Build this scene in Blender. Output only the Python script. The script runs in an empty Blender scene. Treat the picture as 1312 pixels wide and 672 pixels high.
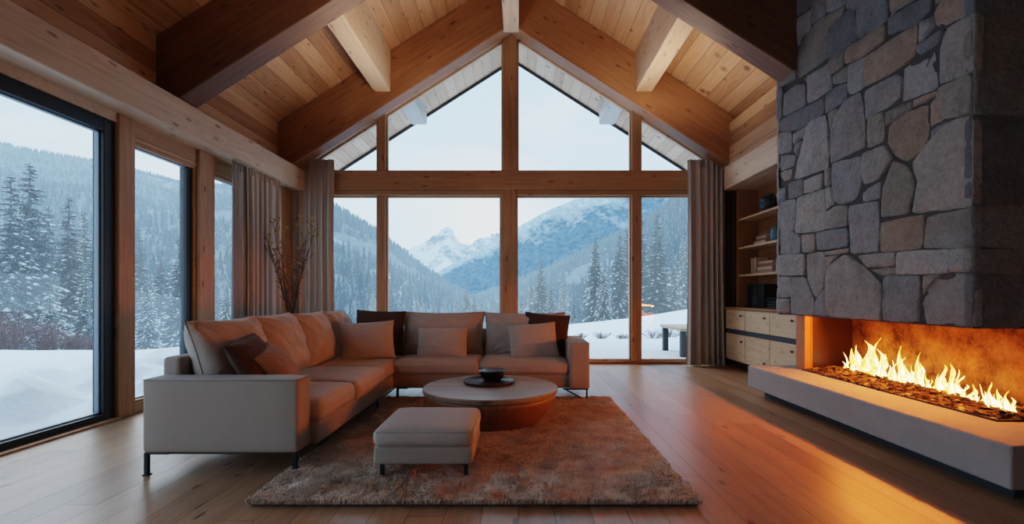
import bpy, math, random
import numpy as np
from mathutils import Vector, Matrix, noise
random.seed(7); np.random.seed(7)
PI = math.pi
col = bpy.context.scene.collection
F, VX, VY, CZ = 620.0, 664.0, 378.0, 1.2          # focal length in pixels of the 1312x672 frame, vanishing point, eye height

def at(px, py, Y):
    return Vector(((px-VX)/F*Y, Y, CZ+(VY-py)/F*Y))

# ------------------------------------------------------------------ node helper
class N:
    def __init__(s, name):
        s.m = bpy.data.materials.new(name); s.m.use_nodes = True
        s.t = s.m.node_tree; s.t.nodes.clear()
        s.out = s.t.nodes.new('ShaderNodeOutputMaterial')
    def new(s, typ, **kw):
        n = s.t.nodes.new(typ)
        for k, v in kw.items(): setattr(n, k, v)
        return n
    def put(s, inp, v):
        if hasattr(v, 'is_linked') or isinstance(v, bpy.types.NodeSocket): s.t.links.new(v, inp)
        elif isinstance(v, (tuple, list)) and inp.type == 'RGBA' and len(v) == 3: inp.default_value = (*v, 1)
        else: inp.default_value = v
    def math(s, op, a, b=None, c=None, clamp=False):
        n = s.new('ShaderNodeMath', operation=op, use_clamp=clamp); s.put(n.inputs[0], a)
        if b is not None: s.put(n.inputs[1], b)
        if c is not None: s.put(n.inputs[2], c)
        return n.outputs[0]
    def vmath(s, op, a, b=None):
        n = s.new('ShaderNodeVectorMath', operation=op); s.put(n.inputs[0], a)
        if b is not None: s.put(n.inputs[1], b)
        return n.outputs[1] if op in ('LENGTH', 'DISTANCE', 'DOT_PRODUCT') else n.outputs[0]
    def coord(s, kind='Object'): return s.new('ShaderNodeTexCoord').outputs[kind]
    def pos(s): return s.new('ShaderNodeNewGeometry').outputs['Position']
    def nor(s): return s.new('ShaderNodeNewGeometry').outputs['Normal']
    def sep(s, v):
        n = s.new('ShaderNodeSeparateXYZ'); s.put(n.inputs[0], v); return n.outputs
    def comb(s, x, y, z):
        n = s.new('ShaderNodeCombineXYZ')
        for i, v in enumerate((x, y, z)): s.put(n.inputs[i], v)
        return n.outputs[0]
    def noise(s, vec, scale=5, detail=4, rough=.55, dist=0):
        n = s.new('ShaderNodeTexNoise'); s.put(n.inputs['Vector'], vec)
        n.inputs['Scale'].default_value = scale; n.inputs['Detail'].default_value = detail
        n.inputs['Roughness'].default_value = rough; n.inputs['Distortion'].default_value = dist
        return n.outputs['Fac']
    def white(s, vec, dim='3D'):
        n = s.new('ShaderNodeTexWhiteNoise', noise_dimensions=dim)
        s.put(n.inputs['W' if dim == '1D' else 'Vector'], vec); return n.outputs['Value']
    def vor(s, vec, scale=5, feature='F1', rnd=1):
        n = s.new('ShaderNodeTexVoronoi', feature=feature); s.put(n.inputs['Vector'], vec)
        n.inputs['Scale'].default_value = scale; n.inputs['Randomness'].default_value = rnd
        return n
    def ramp(s, fac, stops, interp='LINEAR'):
        n = s.new('ShaderNodeValToRGB'); s.put(n.inputs[0], fac); e = n.color_ramp.elements
        n.color_ramp.interpolation = interp
        while len(e) < len(stops): e.new(.5)
        for el, (p, c) in zip(e, stops):
            el.position = p; el.color = (*c, 1) if isinstance(c, (tuple, list)) else (c, c, c, 1)
        return n.outputs[0]
    def rng(s, v, a, b, c=0, d=1):
        n = s.new('ShaderNodeMapRange'); n.clamp = True
        for i, x in enumerate((v, a, b, c, d)): s.put(n.inputs[i], x)
        return n.outputs[0]
    def mix(s, f, a, b, blend='MIX'):
        n = s.new('ShaderNodeMix', data_type='RGBA', blend_type=blend)
        s.put(n.inputs[0], f); s.put(n.inputs[6], a); s.put(n.inputs[7], b); return n.outputs[2]
    def bump(s, h, strength=.3, dist=.01):
        n = s.new('ShaderNodeBump'); s.put(n.inputs['Height'], h)
        n.inputs['Strength'].default_value = strength; n.inputs['Distance'].default_value = dist
        return n.outputs[0]
    def bsdf(s, color, rough=.6, spec=.5, metal=0, normal=None, **kw):
        n = s.new('ShaderNodeBsdfPrincipled'); s.put(n.inputs['Base Color'], color)
        s.put(n.inputs['Roughness'], rough); s.put(n.inputs['Specular IOR Level'], spec); s.put(n.inputs['Metallic'], metal)
        if normal is not None: s.put(n.inputs['Normal'], normal)
        for k, v in kw.items(): s.put(n.inputs[k.replace('_', ' ')], v)
        return n.outputs[0]
    def emit(s, color, st):
        n = s.new('ShaderNodeEmission'); s.put(n.inputs[0], color); s.put(n.inputs[1], st); return n.outputs[0]
    def mixs(s, f, a, b):
        n = s.new('ShaderNodeMixShader'); s.put(n.inputs[0], f); s.t.links.new(a, n.inputs[1]); s.t.links.new(b, n.inputs[2]); return n.outputs[0]
    def done(s, sh): s.t.links.new(sh, s.out.inputs[0]); return s.m

# ------------------------------------------------------------------ materials
def wood(name, c_dark, c_mid, c_light, axis='X', plank=0.0, plen=0.0, knots=.6, rough=.55, seam_dark=.15, var=.35, across='Y', kscale=1.0, seamw=.004):
    """grain runs along `axis`; boards, when plank > 0, are `plank` wide along `across`."""
    k = N(name); o = k.sep(k.coord()); ax = {'X': 0, 'Y': 1, 'Z': 2}
    L = o[ax[axis]]; W = o[ax[across]]; T = o[3-ax[axis]-ax[across]]
    oi = k.new('ShaderNodeObjectInfo').outputs['Random']
    L = k.math('ADD', L, k.math('MULTIPLY', oi, 37.0))
    seam = None; tone = k.math('MULTIPLY', oi, .5)
    if plank:
        u = k.math('DIVIDE', W, plank); idx = k.math('FLOOR', u); fr = k.math('FRACT', u)
        r1 = k.white(idx, '1D')
        e = k.math('MINIMUM', fr, k.math('SUBTRACT', 1.0, fr))
        seam = k.rng(e, seamw*.5/plank, seamw/plank, 1, 0)
        idn = idx
        if plen:
            v = k.math('DIVIDE', k.math('ADD', L, k.math('MULTIPLY', r1, 9.0)), plen); id2 = k.math('FLOOR', v); f2 = k.math('FRACT', v)
            s2 = k.rng(k.math('MINIMUM', f2, k.math('SUBTRACT', 1.0, f2)), .0015/plen, .003/plen, 1, 0)
            seam = k.math('MAXIMUM', seam, s2); idn = k.math('ADD', idx, k.math('MULTIPLY', id2, 17.31))
        r1 = k.white(idn, '1D'); tone = r1
        L = k.math('ADD', L, k.math('MULTIPLY', r1, 53.0))
    P = k.comb(L, W, T)
    # knots: sparse cells, warping the grain around them
    WT = k.math('ADD', W, T)
    vk = k.new('ShaderNodeTexVoronoi', voronoi_dimensions='2D'); vk.inputs['Scale'].default_value = 1.0
    kv = k.comb(k.math('MULTIPLY', L, 1.5*kscale), k.math('MULTIPLY', WT, 4.6*kscale), 0.0)
    kj = k.noise(k.comb(k.math('MULTIPLY', L, 22), k.math('MULTIPLY', WT, 22), 0.0), 1.0, 2)
    k.put(vk.inputs['Vector'], kv); kd = k.math('ADD', vk.outputs['Distance'], k.math('MULTIPLY', k.math('SUBTRACT', kj, .5), .09))
    has = k.math('GREATER_THAN', k.white(vk.outputs['Position']), 1-knots)
    kn = k.math('MULTIPLY', k.rng(kd, .035, .10, 1, 0), has)
    halo = k.math('MULTIPLY', k.rng(kd, .04, .42, 1, 0), has)
    warp = k.noise(k.vmath('MULTIPLY', P, (.6, 3, 3)), 1.0, 2)
    G = k.comb(k.math('MULTIPLY', L, 1.0), k.math('ADD', k.math('MULTIPLY', W, 26), k.math('ADD', k.math('MULTIPLY', halo, 1.6), k.math('MULTIPLY', warp, 3.0))), k.math('MULTIPLY', T, 26))
    g1 = k.noise(G, 1.0, 3, .6); g2 = k.noise(k.vmath('MULTIPLY', G, (2.5, 5, 5)), 1.0, 2)
    big = k.noise(k.vmath('MULTIPLY', P, (.7, 2.4, 2.4)), 1.0, 3)
    f = k.math('ADD', k.math('MULTIPLY', g1, .55), k.math('ADD', k.math('MULTIPLY', g2, .2), k.math('MULTIPLY', big, .35)))
    f = k.math('ADD', f, k.math('MULTIPLY', k.math('SUBTRACT', tone, .5), var))
    c = k.ramp(f, [(.3, c_dark), (.52, c_mid), (.75, c_light)])
    c = k.mix(k.math('MULTIPLY', kn, k.math('ADD', .35, k.math('MULTIPLY', k.white(vk.outputs['Position'], '3D'), .45))), c, tuple(x*.3 for x in c_dark))
    h = k.math('SUBTRACT', k.math('MULTIPLY', g2, .3), kn)
    if seam is not None:
        c = k.mix(k.math('MULTIPLY', seam, .85), c, tuple(x*seam_dark for x in c_dark)); h = k.math('SUBTRACT', h, k.math('MULTIPLY', seam, 3))
    return k.done(k.bsdf(c, k.math('ADD', rough-.08, k.math('MULTIPLY', g1, .18)), .4, normal=k.bump(h, .35, .004)))

def fabric(name, c, c2, scale=260, rough=.9, bumps=.35, crease=1.0):
    k = N(name); p = k.coord()
    w = k.noise(p, scale, 2, .6); b = k.noise(p, 6, 3)
    col_ = k.mix(k.math('ADD', k.math('MULTIPLY', w, .6), k.math('MULTIPLY', b, .35)), c, c2)
    wr = k.noise(k.vmath('MULTIPLY', p, (5, 5, 9)), 1.3, 3, .6, 1.4)
    return k.done(k.bsdf(col_, rough, .15, normal=k.bump(k.math('ADD', k.math('MULTIPLY', w, .06), k.math('MULTIPLY', wr, crease)), bumps*.9, .035), Sheen_Weight=.12, Sheen_Roughness=.5))

def plain(name, c, rough=.5, spec=.5, metal=0, nscale=40, var=.25, bs=.1):
    k = N(name); n = k.noise(k.coord(), nscale, 3)
    return k.done(k.bsdf(k.mix(n, tuple(x*(1-var) for x in c), tuple(min(1, x*(1+var)) for x in c)), rough, spec, metal, k.bump(n, bs, .003)))

M = {}
M['beam'] = wood('honey timber', (.33,.165,.082), (.48,.265,.14), (.60,.365,.21), 'X', knots=.75)
M['beam_light'] = wood('pale sawn timber', (.50,.335,.22), (.66,.475,.335), (.76,.58,.44), 'X', knots=.85, var=.2)
M['rafter'] = wood('shade-darkened honey timber', (.15,.064,.03), (.225,.103,.05), (.31,.155,.08), 'X', knots=.6)  # shade on the inner rafters put into a darker honey colour
M['gable'] = wood('warm rafter timber', (.23,.105,.05), (.34,.17,.085), (.45,.25,.135), 'X', knots=.6)
M['post'] = wood('upright honey timber', (.36,.195,.105), (.52,.305,.175), (.62,.40,.25), 'Z', knots=.55, across='X')
M['frame_x'] = wood('window frame timber', (.34,.17,.088), (.48,.27,.145), (.58,.36,.21), 'X', knots=.25)
M['ceiling'] = wood('ceiling boards', (.32,.165,.085), (.46,.265,.15), (.58,.365,.225), 'Y', plank=.19, knots=.75, across='X', var=.3)
M['soffit'] = wood('weathered soffit boards', (.50,.32,.20), (.64,.43,.28), (.74,.54,.38), 'Y', plank=.19, knots=.6, across='X', var=.4)
M['tail'] = wood('weathered grey timber', (.38,.36,.34), (.50,.48,.46), (.60,.58,.56), 'Y', knots=.3, across='X', var=.2)
M['wallboard'] = wood('wall boards', (.32,.165,.08), (.46,.26,.14), (.58,.37,.22), 'Y', plank=.2, knots=.6, across='Z', var=.4)
M['floor'] = wood('oak floor boards', (.245,.130,.070), (.37,.21,.122), (.475,.285,.172), 'Y', plank=.2, plen=2.6, knots=.35, rough=.34, across='X', var=.28, seam_dark=.3, seamw=.0028)
M['cab'] = wood('pale knotty drawer front', (.50,.33,.20), (.62,.44,.28), (.70,.53,.37), 'Y', knots=.9, across='Z', var=.2, kscale=1.6)
M['shelf'] = wood('reddish shelf timber', (.20,.08,.03), (.32,.14,.058), (.42,.21,.095), 'Y', knots=.2, across='X')
M['table'] = wood('walnut staves', (.20,.085,.04), (.31,.145,.068), (.41,.21,.105), 'Z', knots=.1, across='X', rough=.4)
M['tabletop'] = wood('pale table planks', (.30,.20,.135), (.40,.28,.20), (.48,.36,.27), 'X', plank=.21, knots=.1, rough=.3, var=.35, seam_dark=.4)
M['benchtop'] = wood('bench boards', (.40,.29,.19), (.52,.39,.27), (.62,.49,.36), 'X', plank=.14, knots=.3)
M['sofa'] = fabric('taupe linen', (.42,.345,.30), (.56,.47,.415))
M['sofa_flat'] = fabric('taut taupe linen', (.35,.28,.235), (.47,.385,.33), crease=.12)
M['sofa_seam'] = fabric('taupe piping', (.31,.26,.23), (.38,.33,.29))
M['pillow'] = fabric('warm grey linen', (.44,.37,.33), (.57,.495,.445), 300)
M['brown'] = fabric('chocolate linen', (.07,.038,.028), (.105,.06,.045), 300)
M['tan'] = fabric('cocoa linen', (.28,.175,.125), (.37,.245,.18), 300)
M['curtain'] = fabric('greige curtain', (.45,.385,.34), (.58,.505,.45), 420)
M['curtain_grey'] = fabric('grey lining', (.36,.35,.34), (.46,.45,.44), 420)
M['black'] = plain('black metal', (.012,.012,.014), .4, .5)
M['black_alu'] = plain('black window frame', (.016,.019,.024), .45, .4, bs=.02)
M['silver'] = plain('grey rubber gasket', (.25,.32,.40), .4, .5, bs=.02)
M['ceramic'] = plain('dark glazed ceramic', (.022,.015,.014), .22, .6, bs=.03)
M['tray'] = plain('dark wooden tray', (.045,.025,.018), .45, .4)
M['vase'] = plain('dark vase', (.05,.038,.03), .5)
M['concrete'] = None
k = N('pitted hearth stone'); p = k.coord(); n1 = k.noise(p, 90, 4, .7); n2 = k.noise(p, 5, 3)
M['concrete'] = k.done(k.bsdf(k.mix(k.math('ADD', k.math('MULTIPLY', n1, .5), k.math('MULTIPLY', n2, .4)), (.27,.25,.245), (.47,.44,.43)), .85, .25, normal=k.bump(n1, .7, .008)))
M['plinth'] = plain('slate plinth', (.05,.058,.068), .7, .3)
k = N('field stone'); p = k.coord(); tint = k.new('ShaderNodeVertexColor', layer_name='tint').outputs[0]
n1 = k.noise(p, 70, 5, .7); n2 = k.noise(p, 7, 5, .6); n3 = k.noise(p, 24, 4, .65); n4 = k.noise(p, 2.2, 3)
v = k.math('ADD', k.math('MULTIPLY', n1, .45), k.math('ADD', k.math('MULTIPLY', n2, .35), k.math('MULTIPLY', n3, .35)))
cc = k.mix(1.0, tint, k.ramp(v, [(.3, .42), (.55, .92), (.8, 1.35)]), 'MULTIPLY')
cc = k.mix(k.rng(n4, .55, .75, 0, .35), cc, (.17,.115,.08))
M['stone'] = k.done(k.bsdf(cc, .88, .25, normal=k.bump(k.math('ADD', k.math('MULTIPLY', n1, .45), k.math('ADD', n3, k.math('MULTIPLY', n2, 1.3))), .9, .022)))
k = N('rusted firebox plaster'); p = k.coord(); n1 = k.noise(p, 3.5, 6, .65); n2 = k.noise(p, 45, 3, .7)
M['rust'] = k.done(k.bsdf(k.ramp(k.math('ADD', k.math('MULTIPLY', n1, .75), k.math('MULTIPLY', n2, .25)), [(.38, (.07,.024,.01)), (.5, (.24,.095,.03)), (.64, (.40,.18,.06))]), .85, .2, normal=k.bump(k.math('ADD', n1, n2), .5, .01)))
M['panel'] = plain('brown steel panel', (.05,.015,.008), .45, .4, nscale=6)
M['jamb'] = plain('jamb tinted by fire glow', (.50,.15,.035), .5, .4, nscale=8)  # orange fire glow put into the jamb's base colour
k = N('burnt bark chips'); p = k.coord(); n1 = k.noise(p, 9, 4); n2 = k.white(k.vmath('FLOOR', k.vmath('MULTIPLY', p, (28, 28, 28))))
hot = k.math('MULTIPLY', k.rng(n1, .52, .68), k.rng(n2, .3, .9))
M['chips'] = k.done(k.bsdf(k.mix(n2, (.022,.010,.006), (.16,.075,.03)), .8, .3, Emission_Color=(1.0,.30,.04,1), Emission_Strength=k.math('MULTIPLY', hot, .7)))
# flames: hotter and denser at the core and foot, thin and orange at the tips
k = N('flame'); gz = k.sep(k.coord('Generated'))[2]
lw = k.new('ShaderNodeLayerWeight'); lw.inputs[0].default_value = .5
face = k.math('SUBTRACT', 1.0, lw.outputs['Facing'])
hn = k.noise(k.vmath('MULTIPLY', k.coord(), (22, 22, 9)), 1, 3)
core = k.math('SUBTRACT', k.math('ADD', k.math('POWER', face, 1.4), k.math('MULTIPLY', k.math('SUBTRACT', hn, .5), .5)), k.math('MULTIPLY', k.math('POWER', gz, 1.6), .5))
fc = k.ramp(core, [(.05, (1,.15,.008)), (.42, (1,.36,.025)), (.72, (1,.58,.12)), (.95, (1,.84,.55))])
fs = k.rng(core, .08, .9, .9, 6.5)
al = k.rng(core, .02, .45, 0, .96)
M['flame'] = k.done(k.mixs(al, k.new('ShaderNodeBsdfTransparent').outputs[0], k.emit(fc, fs)))
# glass: clear sheet that mirrors the room more at grazing angles
def glassmat(name, dust, r0=.035):
    k = N(name)
    lw = k.new('ShaderNodeLayerWeight'); lw.inputs[0].default_value = .5
    fr = k.math('ADD', r0, k.math('MULTIPLY', k.math('POWER', lw.outputs['Facing'], 4.5), .75))
    gl = k.new('ShaderNodeBsdfGlossy'); gl.inputs['Roughness'].default_value = .0; gl.inputs['Color'].default_value = (.92,.96,1,1)
    tr = k.new('ShaderNodeBsdfTransparent'); tr.inputs[0].default_value = (.95,.975,.985,1)
    sh = k.mixs(fr, tr.outputs[0], gl.outputs[0])
    if dust:
        p = k.coord(); vv = k.vor(p, 55); big = k.noise(p, 1.3, 3)
        spot = k.math('MULTIPLY', k.rng(vv.outputs['Distance'], .12, .22, 1, 0), k.math('GREATER_THAN', k.white(vv.outputs['Position']), .35))
        spot = k.math('MULTIPLY', spot, k.rng(big, .35, .6, .15, .55))
        film = k.math('MAXIMUM', spot, .05)
        df = k.new('ShaderNodeBsdfTranslucent'); df.inputs[0].default_value = (.75,.85,.95,1)
        sh = k.mixs(film, sh, df.outputs[0])
    return k.done(sh)
M['glass'] = glassmat('window glass', False); M['glass_snow'] = glassmat('window glass flecked with snow', True, .06)
# rug
k = N('shaggy wool'); p = k.coord(); t = k.new('ShaderNodeVertexColor', layer_name='tint').outputs[0]
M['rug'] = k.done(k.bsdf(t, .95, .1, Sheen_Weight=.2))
M['rug_base'] = plain('rug backing', (.16,.11,.08), .95, .1)
M['snow'] = None
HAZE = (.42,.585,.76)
def hazed(k, sh, pos_fac_dist, mx=.92, col_=HAZE, st=1.0):  # aerial haze painted into surfaces as a bluish glow growing with distance
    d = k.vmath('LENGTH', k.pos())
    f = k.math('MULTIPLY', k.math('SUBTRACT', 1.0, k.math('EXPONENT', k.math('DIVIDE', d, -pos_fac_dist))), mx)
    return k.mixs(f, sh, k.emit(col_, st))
k = N('fresh snow'); p = k.pos(); n1 = k.noise(p, .9, 5, .6); n2 = k.noise(p, 60, 2)
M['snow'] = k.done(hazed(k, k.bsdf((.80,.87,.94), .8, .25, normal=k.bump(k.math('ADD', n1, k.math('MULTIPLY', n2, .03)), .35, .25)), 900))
k = N('fir needles'); p = k.pos(); oi = k.new('ShaderNodeObjectInfo').outputs['Random']
n1 = k.noise(p, 3, 3); c = k.mix(n1, (.012,.024,.022), (.04,.062,.05))
c = k.mix(k.rng(k.noise(p, 16, 3), .5, .66, 0, .6), c, (.50,.58,.66))
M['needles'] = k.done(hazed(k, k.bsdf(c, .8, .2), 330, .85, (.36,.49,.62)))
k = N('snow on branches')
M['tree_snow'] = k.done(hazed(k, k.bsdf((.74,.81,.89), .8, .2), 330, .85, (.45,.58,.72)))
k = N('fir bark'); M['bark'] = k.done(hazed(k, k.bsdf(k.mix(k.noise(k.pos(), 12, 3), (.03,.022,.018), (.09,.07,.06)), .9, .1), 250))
M['twig'] = plain('bare reddish twigs', (.16,.075,.062), .8, .2)
M['drytwig'] = plain('dry bush twigs', (.20,.15,.13), .8, .2)
M['branch'] = plain('budding branch bark', (.17,.11,.085), .7, .2)
M['leaf'] = plain('pale spring buds', (.55,.50,.14), .6, .3)
def mountain(name, kind):
    k = N(name); p = k.pos(); o = k.sep(p); nz = k.sep(k.nor())[2]
    at_ = k.new('ShaderNodeVertexColor', layer_name='tint').outputs[0]; a = k.sep(at_)   # r: 0 at the ridge .. 1 at the foot
    if kind == 'far':
        n = k.noise(k.vmath('MULTIPLY', p, (.0028, .0012, .0052)), 1, 6, .62); n2 = k.noise(k.vmath('MULTIPLY', p, (.012,.006,.02)), 1, 4, .6)
        f = k.math('ADD', n, k.math('MULTIPLY', n2, .3))
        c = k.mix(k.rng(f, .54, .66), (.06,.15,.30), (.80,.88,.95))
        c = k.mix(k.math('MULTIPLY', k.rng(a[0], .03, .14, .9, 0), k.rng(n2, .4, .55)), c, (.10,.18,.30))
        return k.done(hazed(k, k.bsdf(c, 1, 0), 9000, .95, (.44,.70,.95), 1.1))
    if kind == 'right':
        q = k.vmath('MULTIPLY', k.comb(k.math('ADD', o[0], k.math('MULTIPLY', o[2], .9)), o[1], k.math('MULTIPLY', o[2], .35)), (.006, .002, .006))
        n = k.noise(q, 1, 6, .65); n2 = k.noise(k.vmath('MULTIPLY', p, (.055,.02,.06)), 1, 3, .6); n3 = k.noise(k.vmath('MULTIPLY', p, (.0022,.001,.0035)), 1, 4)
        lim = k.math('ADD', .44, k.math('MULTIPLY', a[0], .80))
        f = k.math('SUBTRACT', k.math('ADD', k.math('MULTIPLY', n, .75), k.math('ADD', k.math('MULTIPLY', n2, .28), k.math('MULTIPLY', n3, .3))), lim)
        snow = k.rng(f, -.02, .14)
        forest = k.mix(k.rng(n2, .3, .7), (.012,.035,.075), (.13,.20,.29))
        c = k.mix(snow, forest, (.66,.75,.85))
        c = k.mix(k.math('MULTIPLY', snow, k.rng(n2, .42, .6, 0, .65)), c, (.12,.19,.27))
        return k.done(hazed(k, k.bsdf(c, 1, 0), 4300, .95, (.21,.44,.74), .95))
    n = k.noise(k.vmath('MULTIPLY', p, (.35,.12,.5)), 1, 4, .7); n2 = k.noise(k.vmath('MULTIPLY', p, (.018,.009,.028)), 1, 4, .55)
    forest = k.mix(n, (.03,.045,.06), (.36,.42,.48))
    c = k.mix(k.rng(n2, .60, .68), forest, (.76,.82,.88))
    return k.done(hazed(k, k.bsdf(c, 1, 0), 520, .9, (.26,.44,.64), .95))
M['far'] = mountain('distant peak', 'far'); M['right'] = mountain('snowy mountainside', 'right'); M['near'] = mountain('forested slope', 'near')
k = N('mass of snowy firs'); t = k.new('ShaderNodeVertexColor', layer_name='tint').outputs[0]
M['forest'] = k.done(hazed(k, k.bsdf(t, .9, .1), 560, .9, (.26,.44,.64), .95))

# ------------------------------------------------------------------ mesh helper
class MB:
    def __init__(s): s.v = []; s.f = []; s.tint = None
    def add(s, vs, fs, mat=None):
        b = len(s.v)
        s.v += [tuple(mat @ Vector(q)) for q in vs] if mat is not None else [tuple(q) for q in vs]
        s.f += [tuple(b+i for i in f) for f in fs]; return s
    def box(s, x0, x1, y0, y1, z0, z1, mat=None):
        return s.add([(x, y, z) for z in (z0, z1) for y in (y0, y1) for x in (x0, x1)],
                     [(0,2,3,1),(4,5,7,6),(0,1,5,4),(2,6,7,3),(0,4,6,2),(1,3,7,5)], mat)
    def prism(s, poly, axis, a, b):
        def P(q, t): return {'X': (t, q[0], q[1]), 'Y': (q[0], t, q[1]), 'Z': (q[0], q[1], t)}[axis]
        n = len(poly); vs = [P(q, a) for q in poly]+[P(q, b) for q in poly]
        return s.add(vs, [tuple(range(n))[::-1], tuple(range(n, 2*n))]+[(i, (i+1) % n, n+(i+1) % n, n+i) for i in range(n)])
    def tube(s, pts, r, n=8, cap=True):
        pts = [Vector(p) for p in pts]; rs = r if isinstance(r, (list, tuple)) else [r]*len(pts)
        vs = []; fs = []
        for i, p in enumerate(pts):
            d = (pts[min(i+1, len(pts)-1)]-pts[max(i-1, 0)]).normalized()
            u = d.cross(Vector((0, 0, 1)) if abs(d.z) < .9 else Vector((1, 0, 0))).normalized(); w = d.cross(u)
            for j in range(n):
                a = 2*PI*j/n; vs.append(p+(u*math.cos(a)+w*math.sin(a))*rs[i])
        for i in range(len(pts)-1):
            for j in range(n): fs.append((i*n+j, i*n+(j+1) % n, (i+1)*n+(j+1) % n, (i+1)*n+j))
        if cap: fs += [tuple(range(n))[::-1], tuple(range((len(pts)-1)*n, len(pts)*n))]
        return s.add(vs, fs)
    def lathe(s, prof, c=(0, 0, 0), n=48):
        vs = [(c[0]+r*math.cos(2*PI*j/n), c[1]+r*math.sin(2*PI*j/n), c[2]+z) for r, z in prof for j in range(n)]
        fs = [(i*n+j, i*n+(j+1) % n, (i+1)*n+(j+1) % n, (i+1)*n+j) for i in range(len(prof)-1) for j in range(n)]
        fs += [tuple(range(n))[::-1], tuple(range((len(prof)-1)*n, len(prof)*n))]
        return s.add(vs, fs)
    def build(s, name, mat, parent=None, loc=None, rot=None, smooth=False, bevel=0, seg=2):
        me = bpy.data.meshes.new(name)
        off = Vector((0, 0, 0))
        if parent is not None and loc is None: off = wloc(parent)
        me.from_pydata([tuple(Vector(q)-off) for q in s.v], [], s.f)
        if s.tint is not None:
            a = me.color_attributes.new('tint', 'FLOAT_COLOR', 'POINT')
            a.data.foreach_set('color', np.array([(*c, 1) for c in s.tint], dtype=np.float32).ravel())
        me.materials.append(mat); me.update()
        if smooth:
            me.polygons.foreach_set('use_smooth', [True]*len(me.polygons))
        o = bpy.data.objects.new(name, me); col.objects.link(o)
        if parent is not None:
            o.parent = parent
            if loc is not None: o.location = Vector(loc)-wloc(parent)
        elif loc is not None: o.location = loc
        if rot is not None: o.rotation_euler = rot
        if bevel:
            b = o.modifiers.new('bevel', 'BEVEL'); b.width = bevel; b.segments = seg; b.limit_method = 'ANGLE'; b.angle_limit = math.radians(40)
        return o
def wloc(o):
    v = Vector((0, 0, 0))
    while o is not None: v = v+o.location; o = o.parent
    return v
def npmesh(name, V, Fc, mat, parent=None, tint=None, smooth=False):
    """fast mesh from numpy arrays; Fc is (n,3) or (n,4)"""
    me = bpy.data.meshes.new(name); V = np.asarray(V, dtype=np.float32); Fc = np.asarray(Fc, dtype=np.int32)
    if parent is not None: V = V-np.array(wloc(parent), dtype=np.float32)
    me.vertices.add(len(V)); me.vertices.foreach_set('co', V.ravel())
    kk = Fc.shape[1]; me.loops.add(Fc.size); me.loops.foreach_set('vertex_index', Fc.ravel())
    me.polygons.add(len(Fc)); me.polygons.foreach_set('loop_start', np.arange(0, Fc.size, kk, dtype=np.int32))
    if smooth: me.polygons.foreach_set('use_smooth', np.ones(len(Fc), dtype=bool))
    me.update(calc_edges=True); me.validate()
    if tint is not None:
        a = me.color_attributes.new('tint', 'FLOAT_COLOR', 'POINT')
        t = np.ones((len(V), 4), dtype=np.float32); t[:, :3] = tint; a.data.foreach_set('color', t.ravel())
    me.materials.append(mat); o = bpy.data.objects.new(name, me); col.objects.link(o); o.parent = parent
    return o
def tag(o, label=None, cat=None, group=None, kind=None):
    if label: o['label'] = label
    if cat: o['category'] = cat
    if group: o['group'] = group
    if kind: o['kind'] = kind
    return o
def thing(name, loc, label, cat, group=None, kind=None, rotz=0):
    o = bpy.data.objects.new(name, None); o.empty_display_size = .1; col.objects.link(o)
    o.location = loc; o.rotation_euler = (0, 0, rotz); return tag(o, label, cat, group, kind)
def struct(o, label=None, cat=None): return tag(o, label, cat, kind='structure')
def dup(src, loc, rotz=0, scale=None):
    r = src.copy(); col.objects.link(r); r.location = loc; r.rotation_euler = (0, 0, rotz)
    if scale is not None: r.scale = scale
    for ch in list(src.children):
        c = ch.copy(); col.objects.link(c); c.parent = r
    return r
def beam(name, p0, p1, w, h, mat, label=None, cat=None, parent=None, up=Vector((0, 0, 1)), bevel=.008):
    """rectangular timber whose axis runs p0 -> p1; w across, h along `up`"""
    p0, p1 = Vector(p0), Vector(p1); d = (p1-p0); L = d.length; x = d.normalized(); y = up.cross(x).normalized(); z = x.cross(y)
    m = MB().box(0, L, -w/2, w/2, -h/2, h/2)
    o = m.build(name, mat, bevel=bevel)
    o.matrix_world = Matrix.Translation(p0) @ Matrix((x, y, z)).transposed().to_4x4()
    if parent is not None:
        o.parent = parent; o.matrix_parent_inverse = Matrix.Translation(-wloc(parent))
    if label: tag(o, label, cat)
    return o

# ------------------------------------------------------------------ the setting
XL, XR, YB = -3.88, 4.0, 8.45
X0 = -.115; SL = .64; APEX = 6.42
def ceil_z(x): return APEX-SL*abs(x-X0)
struct(MB().box(-4.05, 4.2, -3, 8.6, -.12, 0).build('floor', M['floor']), 'wide oak board floor running toward the gable windows', 'floor')
for sgn, nm in ((-1, 'ceiling'), (1, 'ceiling')):
    xe = -4.7 if sgn < 0 else 4.8
    m = MB().prism([(X0, APEX), (xe, ceil_z(xe)), (xe, ceil_z(xe)+.25), (X0, APEX+.25)], 'Y', -3, 8.5)
    struct(m.build(nm, M['ceiling']), ('left' if sgn < 0 else 'right')+' slope of the boarded timber ceiling', 'ceiling')
    m = MB().prism([(X0, APEX), (xe, ceil_z(xe)), (xe, ceil_z(xe)+.16), (X0, APEX+.16)], 'Y', 8.5, 10.7)
    s_ = m.build('trim_%d' % (1 if sgn < 0 else 2), M['soffit']); struct(s_, ('left' if sgn < 0 else 'right')+' roof overhang outside the gable with pale soffit boards', 'roof overhang')
    beam('fascia', (X0, 10.72, APEX+.02), (xe, 10.72, ceil_z(xe)+.02), .05, .14, M['plinth'], parent=s_)
    # purlin tail under the overhang
    xt = X0+sgn*2.02
    MB().box(xt-.16, xt+.16, 8.6, 10.45, 4.88, ceil_z(xt)+.06).build('purlin_tail', M['tail'], s_)

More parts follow.
